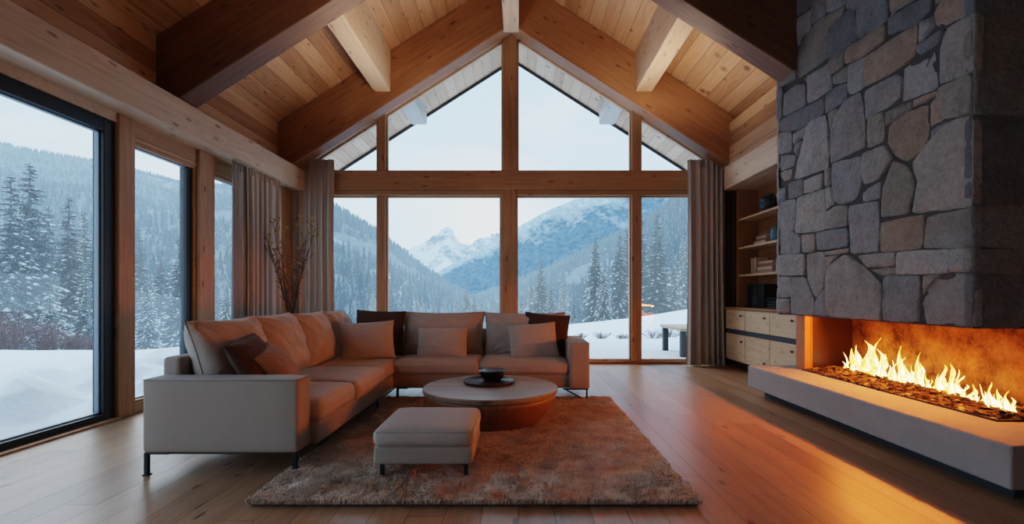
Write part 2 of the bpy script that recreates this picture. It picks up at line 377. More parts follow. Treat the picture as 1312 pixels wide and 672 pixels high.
def structbox(name, b, mat, label=None, cat=None, bevel=.006):
    return struct(MB().box(*b).build(name, mat, bevel=bevel), label, cat)
def xbeam(name, x0, x1, y, z, w, h, mat, label=None, cat='timber', parent=None):
    return struct(beam(name, (x0, y, z), (x1, y, z), w, h, mat, parent=parent), label, cat)
def ybeam(name, x, y0, y1, z, w, h, mat, label=None, cat='timber', parent=None):
    return struct(beam(name, (x, y0, z), (x, y1, z), w, h, mat, parent=parent), label, cat)
# walls
m = MB().box(-4.06, XL, -3, -2.6, 0, 3.3)
struct(m.build('wall_left', M['wallboard']), 'boarded left wall', 'wall')
m = MB().box(-4.06, XL-.02, -3, 8.45, 3.30, 4.0)
struct(m.build('wall_left', M['wallboard']), 'boarded strip of left wall above the wall beam', 'wall')
m = MB().box(XR, XR+.2, -3, 8.6, 0, 3.9)
struct(m.build('wall_right', M['wallboard']), 'boarded right wall behind bookcase and fireplace', 'wall')
m = MB().prism([(-4.06, 0), (4.2, 0), (4.2, ceil_z(4.2)), (X0, APEX), (-4.06, ceil_z(-4.06))], 'Y', -3.2, -3.0)
struct(m.build('wall_front', M['wallboard']), 'boarded wall behind the viewpoint', 'wall')
# gable infill: strip between rake of the glazing and ceiling, and the solid ends beside the curtains
RK = 5.72
def rake(x): return RK-SL*abs(x-X0)
w_ = thing('wall_back', (0, 8.5, 0), None, None, kind='structure'); tag(w_, 'gable end wall around the tall windows', 'wall')
for sgn in (-1, 1):
    xe = -4.06 if sgn < 0 else 4.0
    MB().prism([(X0, RK+.2), (xe, rake(xe)+.2), (xe, ceil_z(xe)+.05), (X0, APEX+.05)], 'Y', 8.44, 8.56).build('gable_boarding', M['frame_x'], w_)
    xa, xb = (-4.06, -3.46) if sgn < 0 else (3.2, 4.2)
    MB().box(xa, xb, 8.44, 8.58, 0, rake(xb if sgn < 0 else xa)+.12).build('side_boarding', M['post'], w_)
# big timbers
S = {}
tn = [3]
def trim(o, label, cat='timber beam'):
    o.name = 'trim_%d' % tn[0]; tn[0] += 1; return struct(o, label, cat)
# gable rafters and inner rafters
sl = Vector((1, 0, -SL)).normalized()
for yc, wd, nm in ((7.98, .28, 'against the gable window'), (5.36, .30, 'in the middle of the room'), (2.4, .3, 'overhead near the viewpoint')):
    for sgn in (-1, 1):
        d = Vector((sgn, 0, -SL)).normalized(); nrm = Vector((sgn*SL, 0, 1)).normalized()
        hh = .70; Lr = 4.85 if sgn < 0 else 4.75; y_ = nrm.cross(d).normalized()
        o = MB().prism([(0, 0), (Lr, 0), (Lr, -hh), (hh*SL, -hh)], 'Y', -wd/2, wd/2).build('r', M['gable' if yc > 7 else 'rafter'], bevel=.012)
        o.matrix_world = Matrix.Translation((X0, yc, APEX)) @ Matrix((d, y_, nrm)).transposed().to_4x4()
        trim(o, ('left' if sgn < 0 else 'right')+' sloping rafter '+nm, 'rafter')
# ridge, purlins
trim(beam('r', (X0, -3, 5.96), (X0, 7.93, 5.96), .25, .92, M['beam_light'], bevel=.012), 'pale ridge beam running along the top of the ceiling', 'beam')
for xc, nm in ((-2.2, 'left'), (2.03, 'right')):
    trim(beam('r', (xc, -3, 4.83), (xc, 7.84, 4.83), .27, .68, M['beam_light'], bevel=.014), 'pale square purlin crossing the %s half of the ceiling' % nm, 'purlin')
# wall plates
trim(beam('r', (-3.815, -3, 3.135), (-3.815, 8.3, 3.135), .37, .35, M['beam_light'], bevel=.012), 'long pale wall beam above the left windows', 'wall beam')
trim(beam('r', (3.70, 5.55, 3.11), (3.70, 7.98, 3.11), .62, .37, M['beam_light'], bevel=.012), 'pale boxed beam above the bookcase', 'wall beam')
trim(MB().box(3.42, 4.0, 5.5, 8.4, 3.30, 3.98).build('r', M['wallboard']), 'boarded strip above the bookcase beam', 'boarding')
# back window grid
trim(beam('r', (-3.88, 8.46, 3.175), (4.0, 8.46, 3.175), .28, .33, M['beam'], bevel=.012), 'long horizontal transom beam across the gable windows', 'transom')
trim(beam('r', (-3.6, 8.43, 2.965), (3.4, 8.43, 2.965), .15, .085, M['frame_x']), 'thin rail under the transom beam', 'rail')
trim(beam('r', (-3.6, 8.46, .02), (3.4, 8.46, .02), .2, .06, M['frame_x']), 'low sill along the gable windows', 'sill')
trim(MB().box(-.295, -.035, 8.32, 8.56, 0, 3.01).build('r', M['post'], bevel=.01), 'central upright post of the lower gable windows', 'post')
trim(MB().box(-.265, -.02, 8.32, 8.56, 3.34, 5.78).build('r', M['post'], bevel=.01), 'central king post in the triangle window', 'post')
for xa, xb, nm in ((-2.44, -2.30, 'left'), (1.965, 2.12, 'right')):
    trim(MB().box(xa, xb, 8.36, 8.54, .05, 3.01).build('r', M['post'], bevel=.008), '%s mullion of the lower gable windows' % nm, 'mullion')
    trim(MB().box(xa, xb, 8.36, 8.54, 3.34, rake(max(xa, xb, key=abs))+.12).build('r', M['post'], bevel=.008), '%s mullion of the triangle window' % nm, 'mullion')
for sgn in (-1, 1):
    d = Vector((sgn, 0, -SL)).normalized(); nrm = Vector((sgn*SL, 0, 1)).normalized()
    a = Vector((X0, 8.44, RK))+nrm*.11+d*.12
    trim(beam('r', a, a+d*4.45, .2, .22, M['frame_x'], up=nrm), ('left' if sgn < 0 else 'right')+' sloping head of the triangle window', 'window head')
# back windows: each a frame and a pane
wn = [1]
def pane_window(poly, Y, label, inset=.03):
    w = thing('window_%d' % wn[0], (sum(p[0] for p in poly)/len(poly), Y, min(p[1] for p in poly)), label, 'window', kind='structure'); wn[0] += 1
    n = len(poly); c = Vector((sum(p[0] for p in poly)/n, 0, sum(p[1] for p in poly)/n))
    fr = MB()
    for i in range(n):
        a, b = poly[i], poly[(i+1) % n]
        A, B = Vector((a[0], 0, a[1])), Vector((b[0], 0, b[1])); nn = Vector((-(B-A).z, 0, (B-A).x)).normalized()
        if nn.dot(c-A) < 0: nn = -nn
        t = nn*inset
        dd = (B-A).normalized()*inset
        q = [A, B, B+t-dd*.9, A+t+dd*.9]
        vs = [v+Vector((0, Y+dy, 0)) for dy in (-.035, .035) for v in q]
        fr.add(vs, [(0,1,2,3),(7,6,5,4),(0,4,5,1),(1,5,6,2),(2,6,7,3),(3,7,4,0)])
    fr.build('window_frame', M['beam_light'], w)  # daylit inner edges painted in as a pale timber colour
    MB().add([(p[0], Y+.01, p[1]) for p in poly], [tuple(range(n))]).build('pane', M['glass'], w)
    return w
xs = [(-3.46, -2.44), (-2.30, -.295), (-.035, 1.965), (2.12, 3.3)]
for (a, b), nm in zip(xs, ('leftmost', 'left middle', 'right middle', 'rightmost')):
    pane_window([(a, .05), (b, .05), (b, 2.925), (a, 2.925)], 8.46, '%s tall lower pane of the gable window' % nm)
xu = [xs[0], (-2.30, -.265), (-.02, 1.965), xs[3]]
for (a, b), nm in zip(xu, ('leftmost small', 'left large', 'right large', 'rightmost small')):
    if nm[0] == 'l' and 'most' in nm: a = X0-(RK-3.34)/SL; poly = [(a, 3.34), (b, 3.34), (b, rake(b))]
    elif 'most' in nm: b = X0+(RK-3.34)/SL; poly = [(a, 3.34), (b, 3.34), (a, rake(a))]
    else: poly = [(a, 3.34), (b, 3.34), (b, rake(b)), (a, rake(a))]
    pane_window(poly, 8.46, '%s sloped pane under the roof gable' % nm)
# left wall windows
def lwin(y0, y1, z0, z1, label, name, fmat, fw, stile=None):
    w = thing(name, (XL-.09, (y0+y1)/2, z0), label, 'window' if name.startswith('window') else 'door', kind='structure')
    fr = MB()
    fr.box(XL-.13, XL-.02, y0, y0+fw, z0, z1).box(XL-.13, XL-.02, y1-fw, y1, z0, z1)
    fr.box(XL-.13, XL-.02, y0+fw, y1-fw, z1-fw, z1).box(XL-.13, XL-.02, y0+fw, y1-fw, z0, z0+fw*.62)
    fr.build('frame', fmat, w, bevel=.006)
    g = MB(); t = .014
    g.box(XL-.10, XL-.06, y0+fw, y0+fw+t, z0+fw*.62, z1-fw).box(XL-.10, XL-.06, y1-fw-t, y1-fw, z0+fw*.62, z1-fw)
    g.box(XL-.10, XL-.06, y0+fw, y1-fw, z1-fw-t, z1-fw).box(XL-.10, XL-.06, y0+fw, y1-fw, z0+fw*.62, z0+fw*.62+t)
    g.build('gasket', M['silver'], w)
    if stile: MB().box(XL-.13, XL-.05, y1-fw-.09, y1-fw, z0+fw, z1-fw).build('stile', M['black_alu'], w)
    MB().add([(XL-.08, y0+fw, z0), (XL-.08, y1-fw, z0), (XL-.08, y1-fw, z1-fw), (XL-.08, y0+fw, z1-fw)], [(0, 1, 2, 3)]).build('pane', M['glass_snow'], w)
    return w
lwin(-2.4, 4.68, .0, 2.87, 'black framed sliding glass door on the left', 'door_1', M['black_alu'], .125)
lwin(4.88, 5.86, .10, 2.76, 'narrow timber framed left window beside the glass door', 'window_%d' % wn[0], M['frame_x'], .04, True); wn[0] += 1
lwin(6.16, 7.8, .10, 2.76, 'timber framed left window half behind the curtain', 'window_%d' % wn[0], M['frame_x'], .04); wn[0] += 1
for y0, y1, nm in ((-2.6, -2.4, 'post at the near end of the glass door'), (4.68, 4.88, 'wide light post between glass door and narrow window'), (5.86, 6.16, 'post between the two narrow left windows'), (7.8, 8.44, 'corner post between the two curtains')):
    trim(MB().box(XL-.18, XL+(.02 if y0 < 7 else .06), y0, y1, 0, 2.96).build('r', M['post'], bevel=.008), nm, 'post')
trim(MB().box(XL-.16, XL, -2.4, 4.68, 2.87, 2.96).build('r', M['beam_light']), 'pale head trim over the glass door', 'head trim')
trim(MB().box(XL-.16, XL-.01, 4.88, 7.8, 2.76, 2.96).build('r', M['wallboard']), 'stepped head trim over the narrow left windows', 'head trim')
trim(MB().box(XL-.16, XL, 4.88, 7.8, 0, .10).build('r', M['wallboard']), 'low timber sill under the narrow left windows', 'sill')
trim(MB().box(XL-.02, XL+.05, -2.4, 4.68, 0, .018).build('r', M['beam']), 'thin floor strip along the glass door', 'threshold')

# ------------------------------------------------------------------ soft shapes
def softbox(sx, sy, sz, r=.05, puff=(0, 0, 0), n=12, wr=.004, seed=0, seam=None):
    """rounded box centred on the origin (size sx sy sz); puff bulges x / y / z faces; returns MB"""
    import itertools
    hx, hy, hz = sx/2, sy/2, sz/2
    def ticks(h):
        k = [-h, -h+r*.15, -h+r*.45, -h+r]
        t = k+list(np.linspace(-h+r, h-r, n+1))[1:-1]+[-q for q in k[::-1]]
        return t
    tx, ty, tz = ticks(hx), ticks(hy), ticks(hz)
    vid = {}; mb = MB()
    def V(p):
        key = tuple(round(c, 5) for c in p)
        if key in vid: return vid[key]
        c = Vector((max(-hx+r, min(hx-r, p[0])), max(-hy+r, min(hy-r, p[1])), max(-hz+r, min(hz-r, p[2]))))
        d = Vector(p)-c
        q = c+d.normalized()*r if d.length > 1e-6 else Vector(p)
        u, v, w = p[0]/hx, p[1]/hy, p[2]/hz
        fu, fv, fw = 1-u*u, 1-v*v, 1-w*w
        q.x += math.copysign(puff[0], u)*abs(u)**3*(fv*fw)**.6 if puff[0] else 0
        q.y += math.copysign(puff[1], v)*abs(v)**3*(fu*fw)**.6 if puff[1] else 0
        q.z += math.copysign(puff[2], w)*abs(w)**3*(fu*fv)**.6 if puff[2] else 0
        if wr:
            nz = noise.noise_vector(Vector(p)*7+Vector((seed*3.1, 1, 5)))+noise.noise_vector(Vector(p)*16+Vector((seed, 2, 3)))*.5
            q += nz*wr
        vid[key] = len(mb.v); mb.v.append(tuple(q)); return vid[key]
    for (A, B, fix, mk) in ((tx, ty, hz, lambda a, b, c: (a, b, c)), (ty, tz, hx, lambda a, b, c: (c, a, b)), (tz, tx, hy, lambda a, b, c: (b, c, a))):
        for s in (1, -1):
            for i in range(len(A)-1):
                for j in range(len(B)-1):
                    q = [V(mk(A[i], B[j], s*fix)), V(mk(A[i+1], B[j], s*fix)), V(mk(A[i+1], B[j+1], s*fix)), V(mk(A[i], B[j+1], s*fix))]
                    mb.f.append(tuple(q) if s > 0 else tuple(q[::-1]))
    return mb
def pillow_mb(w, h, t, seed=0, n=34, pinch=.05, wr=.006):
    """cushion standing in local XZ, thickness along Y, knife edge all round"""
    mb = MB(); idx = {}
    for side in (1, -1):
        for i in range(n+1):
            for j in range(n+1):
                u, v = -1+2*i/n, -1+2*j/n
                u, v = math.sin(u*PI/2)*.35+u*.65, math.sin(v*PI/2)*.35+v*.65
                edge = i in (0, n) or j in (0, n)
                if edge and side < 0: idx[(side, i, j)] = idx[(1, i, j)]; continue
                prof = ((1-abs(u)**2.6)*(1-abs(v)**2.6))**.55
                x = u*w/2*(1-pinch*(1-v*v)*abs(u)**4); z = v*h/2*(1-pinch*(1-u*u)*abs(v)**4)
                y = side*(t/2*prof+.004)
                if not edge:
                    r2 = math.hypot(abs(u)-1, abs(v)-1)   # creases fan out of the corners
                    ang = math.atan2(1-abs(v), 1-abs(u)+1e-6)
                    y += side*wr*1.3*math.sin(ang*15+seed*2+side)*math.exp(-r2*2.6)*min(1, prof*2)
                    y += side*wr*(noise.noise(Vector((u*2.5+seed*7, v*2.5, side*3)))+.6*noise.noise(Vector((u*6, v*3+seed*3, side))))*prof
                idx[(side, i, j)] = len(mb.v); mb.v.append((x, y, z))
        for i in range(n):
            for j in range(n):
                q = [idx[(side, i, j)], idx[(side, i+1, j)], idx[(side, i+1, j+1)], idx[(side, i, j+1)]]
                mb.f.append(tuple(q[::-1] if side > 0 else q))
    rim = [mb.v[idx[(1, i, 0)]] for i in range(n+1)]+[mb.v[idx[(1, n, j)]] for j in range(1, n+1)]+[mb.v[idx[(1, i, n)]] for i in range(n-1, -1, -1)]+[mb.v[idx[(1, 0, j)]] for j in range(n-1, 0, -1)]
    return mb, rim+[rim[0], rim[1]]

# ------------------------------------------------------------------ sectional sofa
ST = .037                                            # rug pile the inner feet stand on
sofa = thing('sectional_sofa', (-1.6, 5.0, 0), 'large taupe L-shaped sectional sofa facing the fireplace along the windows', 'sofa')
def block(name, b, mat=None, r=.03, puff=(0, 0, 0), wr=.002, seed=0, parent=sofa, n=8):
    x0, x1, y0, y1, z0, z1 = b
    mb = softbox(x1-x0, y1-y0, z1-z0, r, puff, n, wr, seed)
    return mb.build(name, mat or M['sofa_flat' if name in ('arm', 'base_frame', 'backrest_frame', 'base') else 'sofa'], parent, loc=((x0+x1)/2, (y0+y1)/2, (z0+z1)/2), smooth=True)
def piping(rim, parent, r=.0035, mat=None):
    m = MB().tube(rim, r, 5, cap=False)
    o = m.build('piping', mat or M['sofa_seam'], None, smooth=True); o.parent = parent; return o
def rect_rim(hx, hy, z, r=.03):
    pts = []
    for cx, cy, a0 in ((hx-r, hy-r, 0), (-hx+r, hy-r, 90), (-hx+r, -hy+r, 180), (hx-r, -hy+r, 270)):
        for k_ in range(4): a = math.radians(a0+k_*30); pts.append((cx+r*math.cos(a), cy+r*math.sin(a), z))
    return pts+[pts[0], pts[1]]
# the left run lies along the windows, the back run along the gable glazing
a1 = block('arm', (-2.49, -1.46, 3.2, 3.41, .15, .64), r=.022)
piping(rect_rim(.515, .105, .237, .022), a1)
block('base_frame', (-2.47, -1.40, 3.40, 6.2, .15, .31), r=.02)
block('base_frame', (-1.42, .60, 5.42, 6.3, .15, .31), r=.02)
block('backrest_frame', (-2.49, -2.36, 3.38, 6.36, .16, .765), r=.03)
block('backrest_frame', (-2.37, .60, 6.23, 6.36, .16, .765), r=.03)
a2 = block('arm', (.57, .795, 5.38, 6.36, .15, .665), r=.022)
piping(rect_rim(.1125, .49, .25, .022), a2)
for i, (x0, x1, y0, y1) in enumerate(((-2.3, -1.385, 3.42, 4.14), (-2.3, -1.37, 4.14, 5.02), (-2.3, -1.40, 5.02, 6.2), (-1.42, -.43, 5.40, 6.2), (-.43, .575, 5.40, 6.2))):
    c = block('seat_cushion', (x0, x1, y0, y1, .295, .452), r=.05, puff=(.012, .012, .035), wr=.004, seed=i, n=12)
    piping(rect_rim((x1-x0)/2-.012, (y1-y0)/2-.012, .048, .05), c)
def back_cushion(x, y, z, w, h, t, rx, rz, seed):
    mb, rim = pillow_mb(w, h, t, seed, 40, .065, .022)
    # fuller, squarer than a throw pillow
    o = mb.build('back_cushion', M['sofa'], sofa, loc=(x, y, z), rot=(rx, 0, rz), smooth=True); piping(rim, o, .004); return o
for i, (y, L, h) in enumerate(((3.80, .80, .62), (4.53, .82, .63), (5.27, .80, .61), (5.93, .74, .60))):
    back_cushion(-2.235, y, .72, L, h, .34, math.radians(-17), math.radians(90 + (-3, 2, 1, -2)[i]), i)
for i, (x, L, h) in enumerate(((-.94, 1.04, .59), (.08, 1.02, .57))):
    back_cushion(x, 6.07, .70, L, h, .27, math.radians(-13), math.radians((1, -1)[i]), 10+i)
def leg(pts, r=.011, parent=sofa, name='leg'):
    return MB().tube(pts, r, 6).build(name, M['black'], parent)
def barleg(x, y, dx, dy, parent=sofa, z0=0, zt=.15):
    m = MB().box(x-.013, x+.013, y-.013, y+.013, z0+.006, zt).box(x-.02, x+.02, y-.02, y+.02, z0, z0+.008)
    m.box(min(x, x+dx)-.01, max(x, x+dx)+.01, min(y, y+dy)-.01, max(y, y+dy)+.01, zt-.012, zt+.004)
    return m.build('leg', M['black'], parent, bevel=.002)
for x, y, dx, dy, z0 in ((-2.47, 3.22, .14, 0, 0), (-1.49, 3.23, -.1, 0, ST), (-2.45, 6.32, .12, 0, 0), (-1.44, 4.95, 0, .1, ST), (-1.36, 5.46, .1, 0, ST), (-.44, 6.3, .1, 0, 0)):
    barleg(x, y, dx, dy, sofa, z0)
m = MB().tube([(.765, 5.40, .15), (.765, 5.40, 0.004)], .011, 6).tube([(.52, 5.40, .148), (.765, 5.40, .012)], .009, 6).tube([(.5, 5.40, .147), (.78, 5.40, .147)], .009, 6)
m.build('leg', M['black'], sofa)
MB().tube([(.765, 6.3, .15), (.765, 6.3, .004)], .011, 6).tube([(.62, 6.3, .148), (.765, 6.3, .012)], .009, 6).build('leg', M['black'], sofa)
MB().box(-2.48, -1.47, 3.215, 3.235, .140, .153).box(-1.405, -1.385, 3.4, 5.45, .143, .152).build('under_rail', M['black'], sofa)

# throw pillows (each lies on the sofa: a thing of its own)
def pillow(x, y, z, w, h, t, rx, ry, rz, mat, seed, label, parts=True, wr=.008):
    mb, rim = pillow_mb(w, h, t, seed, 34, .055, wr)
    o = mb.build('throw_pillow', mat, None, loc=(x, y, z), rot=(rx, ry, rz), smooth=True)
    tag(o, label, 'pillow', 'throw pillows on the sectional sofa')
    piping(rim, o, .003, mat); return o
R = math.radians
pillow(-1.97, 3.66, .665, .54, .48, .17, R(-30), R(-6), R(100), M['brown'], 1, 'dark brown throw pillow tucked beside the near sofa arm')
pillow(-1.86, 3.76, .62, .46, .42, .18, R(-38), R(-10), R(108), M['tan'], 2, 'brown tan throw pillow slumped against the dark one by the near arm')
pillow(-1.72, 5.52, .675, .60, .45, .19, R(-20), R(-3), R(14), M['pillow'], 3, 'grey beige square throw pillow in the sofa corner, before a chocolate one')
pillow(-1.70, 5.93, .74, .60, .55, .17, R(-14), R(2), R(4), M['brown'], 4, 'chocolate throw pillow standing in the sofa corner behind a grey one')
pillow(-.90, 5.74, .625, .60, .38, .19, R(-22), R(0), R(0), M['pillow'], 5, 'grey beige oblong throw pillow in the middle of the back run')
pillow(.18, 5.74, .65, .58, .44, .17, R(-22), R(-4), R(6), M['pillow'], 6, 'grey beige throw pillow leaning before a brown one near the right arm')
pillow(.34, 5.97, .70, .56, .55, .16, R(-14), R(5), R(-5), M['brown'], 7, 'dark brown throw pillow behind a grey one near the right arm')

# ------------------------------------------------------------------ ottoman
ot = thing('ottoman', (-.60, 3.36, ST), 'square taupe ottoman with padded top on thin black legs standing on the rug', 'ottoman')
block('base', (-.915, -.29, 3.05, 3.67, .125, .238), r=.02, parent=ot)
c = block('cushion', (-.92, -.285, 3.045, 3.675, .236, .345), r=.04, puff=(.01, .01, .022), wr=.003, parent=ot, n=12)
piping(rect_rim(.312, .31, .038, .04), c)
for x in (-.87, -.335):
    for y in (3.10, 3.62): barleg(x, y, .06 if x < -.6 else -.06, 0, ot, ST-.005, .126)

# ------------------------------------------------------------------ coffee table, tray, bowl
ct = thing('coffee_table', (-.26, 4.55, ST-.01), 'round drum coffee table of staved wood tapering to its foot, on the rug', 'table')
prof = [(.42, .025), (.45, .03), (.485, .07), (.535, .13), (.577, .19), (.605, .25), (.618, .30)]
MB().lathe(prof, (-.26, 4.55, 0), 72).build('drum', M['table'], ct, smooth=True)
MB().lathe([(.60, .300), (.628, .303), (.63, .335), (.622, .343)], (-.26, 4.55, 0), 72).build('tabletop', M['tabletop'], ct, bevel=.003)
TT = .343
MB().lathe([(.20, TT), (.235, TT), (.248, TT+.012), (.250, TT+.026), (.244, TT+.026), (.236, TT+.014), (.05, TT+.012)], (-.285, 4.72, 0), 56).build('tray', M['tray'], None, smooth=True)
tr = bpy.data.objects['tray']; tag(tr, 'round dark brown wooden tray under the bowl on the coffee table', 'tray')
bz = TT+.0125; bc = (-.255, 4.76, 0)
bo = MB().lathe([(.075, bz), (.085, bz+.004), (.088, bz+.018), (.100, bz+.024), (.113, bz+.05), (.120, bz+.088), (.122, bz+.094), (.112, bz+.094), (.106, bz+.06), (.09, bz+.035), (.04, bz+.03)], bc, 48).build('bowl', M['ceramic'], None, smooth=True)
tag(bo, 'dark glazed round bowl standing on the wooden tray', 'bowl')
MB().lathe([(.112, bz+.090), (.134, bz+.092), (.138, bz+.098), (.134, bz+.105), (.112, bz+.104)], bc, 48).build('rim', M['ceramic'], bo, smooth=True)

# ------------------------------------------------------------------ rug
rug = thing('shaggy_rug', (-.25, 4.1, 0), 'large brown shaggy pile rug under coffee table and ottoman', 'rug')
RX0, RX1, RY0, RY1 = -1.52, 1.02, 2.74, 5.5
g = softbox(RX1-RX0, RY1-RY0, .022, .008, n=10, wr=0)
g.build('backing', M['rug_base'], rug, loc=((RX0+RX1)/2, (RY0+RY1)/2, .0125), smooth=True)
nt = 130000
# pile density follows distance from the viewer so that near strands stay separate
px_ = RX0-.012+(RX1-RX0+.024)*np.random.rand(nt); u_ = np.random.rand(nt); py_ = RY0-.012+(RY1-RY0+.024)*(u_**1.35)
def vnoise(x, y, s, seed):
    rs = np.random.RandomState(seed); g_ = rs.rand(64, 64)*2-1
    x = x*s+seed; y = y*s; xi = np.floor(x).astype(int); yi = np.floor(y).astype(int); fx = x-xi; fy = y-yi
    fx = fx*fx*(3-2*fx); fy = fy*fy*(3-2*fy)
    G = lambda a, b: g_[a % 64, b % 64]
    return (G(xi, yi)*(1-fx)+G(xi+1, yi)*fx)*(1-fy)+(G(xi, yi+1)*(1-fx)+G(xi+1, yi+1)*fx)*fy
lean = np.stack([vnoise(px_, py_, 9, 1)+.7*vnoise(px_, py_, 24, 2), vnoise(px_, py_, 9, 3)+.7*vnoise(px_, py_, 24, 4)], 1)*.017+np.random.randn(nt, 2)*.008
hgt = .026+.006*vnoise(px_, py_, 12, 5)+.008*np.random.rand(nt)+.005*vnoise(px_, py_, 30, 9)
wd = .0048; ang = np.random.rand(nt)*2*PI
base = np.stack([px_, py_, np.full(nt, .018)], 1); V = []
for k_ in range(3):
    a = ang+2*PI*k_/3; V.append(base+np.stack([np.cos(a)*wd, np.sin(a)*wd, np.zeros(nt)], 1))
mid = base+np.stack([lean[:, 0]*.5, lean[:, 1]*.5, hgt*.75], 1)
for k_ in range(3):
    a = ang+2*PI*k_/3; V.append(mid+np.stack([np.cos(a)*wd*.8, np.sin(a)*wd*.8, np.zeros(nt)], 1))
tip = base+np.stack([lean[:, 0], lean[:, 1], hgt], 1); V.append(tip)
VV = np.stack(V, 1).reshape(-1, 3); b0 = np.arange(nt)*7
tri = []
for k_ in range(3):
    j = (k_+1) % 3
    tri += [np.stack([b0+k_, b0+j, b0+3+j], 1), np.stack([b0+k_, b0+3+j, b0+3+k_], 1), np.stack([b0+3+k_, b0+3+j, b0+6], 1)]
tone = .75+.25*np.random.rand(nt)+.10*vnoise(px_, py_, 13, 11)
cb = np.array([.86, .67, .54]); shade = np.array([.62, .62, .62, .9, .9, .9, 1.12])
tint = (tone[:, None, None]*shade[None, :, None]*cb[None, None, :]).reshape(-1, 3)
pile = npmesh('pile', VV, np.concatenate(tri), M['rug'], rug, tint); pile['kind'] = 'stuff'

# ------------------------------------------------------------------ curtains
def curtain(name, p0, p1, z0, z1, folds, amp, mat, label, seed, group=None, flare=1.0, n=230, nz=40):
    p0, p1 = Vector((*p0, 0)), Vector((*p1, 0)); d = (p1-p0); L = d.length; d.normalize(); nn = Vector((-d.y, d.x, 0))
    c = (p0+p1)/2; t = thing(name, (c.x, c.y, z0), label, 'curtain', group)
    rs = random.Random(seed); ph = rs.random()*6
    def P(u, w, top=False):
        # fold shape widens downward; narrow gathers at the head
        wob = .35*noise.noise(Vector((u*4+seed, w*1.1, seed)))+.12*noise.noise(Vector((u*9, w*2.5, seed+4)))
        a = 2*PI*folds*(u+.05*math.sin(u*7+ph))+wob*2.2
        A = amp*(.55+.45*(1-w))*(1 if not top else .6)*(.75+.5*noise.noise(Vector((u*5, 3, seed))))
        off = A*math.sin(a)+.35*A*math.sin(2*a+1+ph)
        s = (u-.5)*L*(1+.06*flare*(1-w)**2-.05*math.sin(w*PI))
        bot = 0 if w > .02 else .006*math.sin(a*.5)
        return c+d*s+nn*off+Vector((0, 0, z0+(z1-z0)*w+bot))
    mb = MB()
    for j in range(nz+1):
        w = j/nz*.965
        for i in range(n+1): mb.v.append(tuple(P(i/n, w)))
    for j in range(nz):
        for i in range(n): a = j*(n+1)+i; mb.f.append((a, a+1, a+n+2, a+n+1))
    mb.build('panel', mat, t, smooth=True)
    hb = MB()
    for j, w in enumerate((.96, .975, .99, 1.0)):
        for i in range(n+1):
            u = i/n; q = P(u, .965); q.z = z0+(z1-z0)*w+(.008*math.sin(u*folds*2*PI*3) if j == 3 else 0)
            q += nn*(.012*math.sin(u*folds*2*PI*3)*(1 if j != 1 else .4)); hb.v.append(tuple(q))
    for j in range(3):
        for i in range(n): a = j*(n+1)+i; hb.f.append((a, a+1, a+n+2, a+n+1))
    hb.build('pleated_heading', mat, t, smooth=True)
    return t
curtain('curtain', (-3.92, 8.2), (-3.13, 8.22), .01, 3.50, 6, .058, M['curtain'], 'floor-length greige curtain at the left end of the gable window', 3)
curtain('curtain', (-3.69, 6.55), (-3.67, 7.45), .01, 2.95, 6, .05, M['curtain'], 'greige curtain at the narrow left window, beside the branches', 5)
curtain('curtain', (-3.70, 6.25), (-3.70, 6.62), .01, 2.95, 3, .03, M['curtain_grey'], 'pale grey curtain lining edge at the narrow left window', 6)
curtain('curtain', (2.86, 8.16), (3.50, 8.16), .01, 3.48, 6, .06, M['curtain'], 'floor-length greige curtain at the right end of the gable window', 8)
curtain('curtain', (3.48, 8.28), (3.72, 8.28), .01, 2.95, 3, .04, M['brown'], 'narrow dark curtain strip between bookcase and greige curtain', 9)

# ------------------------------------------------------------------ bookcase and drawer cabinet
cb_ = thing('drawer_cabinet', (3.75, 7.05, 0), 'low pale knotty wood cabinet with six drawers below the bookcase', 'cabinet')
MB().box(3.49, 3.99, 5.64, 8.08, .13, .965).build('carcass', M['shelf'], cb_, bevel=.004)
MB().box(3.60, 3.98, 5.62, 8.02, 0, .13).build('plinth', M['panel'], cb_)
MB().box(3.44, 3.99, 5.64, 8.10, .965, 1.0).build('countertop', M['shelf'], cb_, bevel=.004)
MB().box(3.478, 3.5, 5.62, 8.08, .575, .64).build('handle_strip', M['plinth'], cb_)
ys = (8.08, 7.39, 6.67, 5.98, 5.63)
for i in range(4):
    for j, (z0, z1) in enumerate(((.645, .96), (.15, .57))):
        if i == 3: continue
        d = MB().box(3.465, 3.492, ys[i+1]+.006, ys[i]-.006, z0, z1).build('drawer', M['cab'], cb_, bevel=.003)
        ky = ys[i+1]+.12 if j == 0 else (ys[i+1]+.12 if i else ys[i+1]+.1); kz = z1-.09 if j == 0 or i == 2 else (z1-.1 if i == 0 else z0+.08)
        k_ = MB().tube([(3.465, ky, kz), (3.452, ky, kz), (3.448, ky, kz), (3.438, ky, kz)], [.008, .008, .018, .016], 12).build('knob', M['black'], d)
        k_.location = Vector((0, 0, 0))
bk = thing('bookcase', (3.85, 7.0, 1.0), 'built-in reddish wood bookcase of open shelves beside the stone chimney', 'bookcase')
MB().box(3.63, 3.99, 7.98, 8.05, 1.0, 2.93).build('side_panel', M['shelf'], bk, bevel=.003)
MB().box(3.63, 3.99, 5.64, 5.68, 1.0, 2.93).build('side_panel', M['shelf'], bk, bevel=.003)
MB().box(3.965, 3.99, 5.68, 7.98, 1.0, 2.93).build('back_panel', M['shelf'], bk)
SZ = (1.53, 1.98, 2.45)
for z in SZ: MB().box(3.64, 3.975, 5.68, 7.98, z-.035, z).build('shelf', M['cab'], bk, bevel=.003)
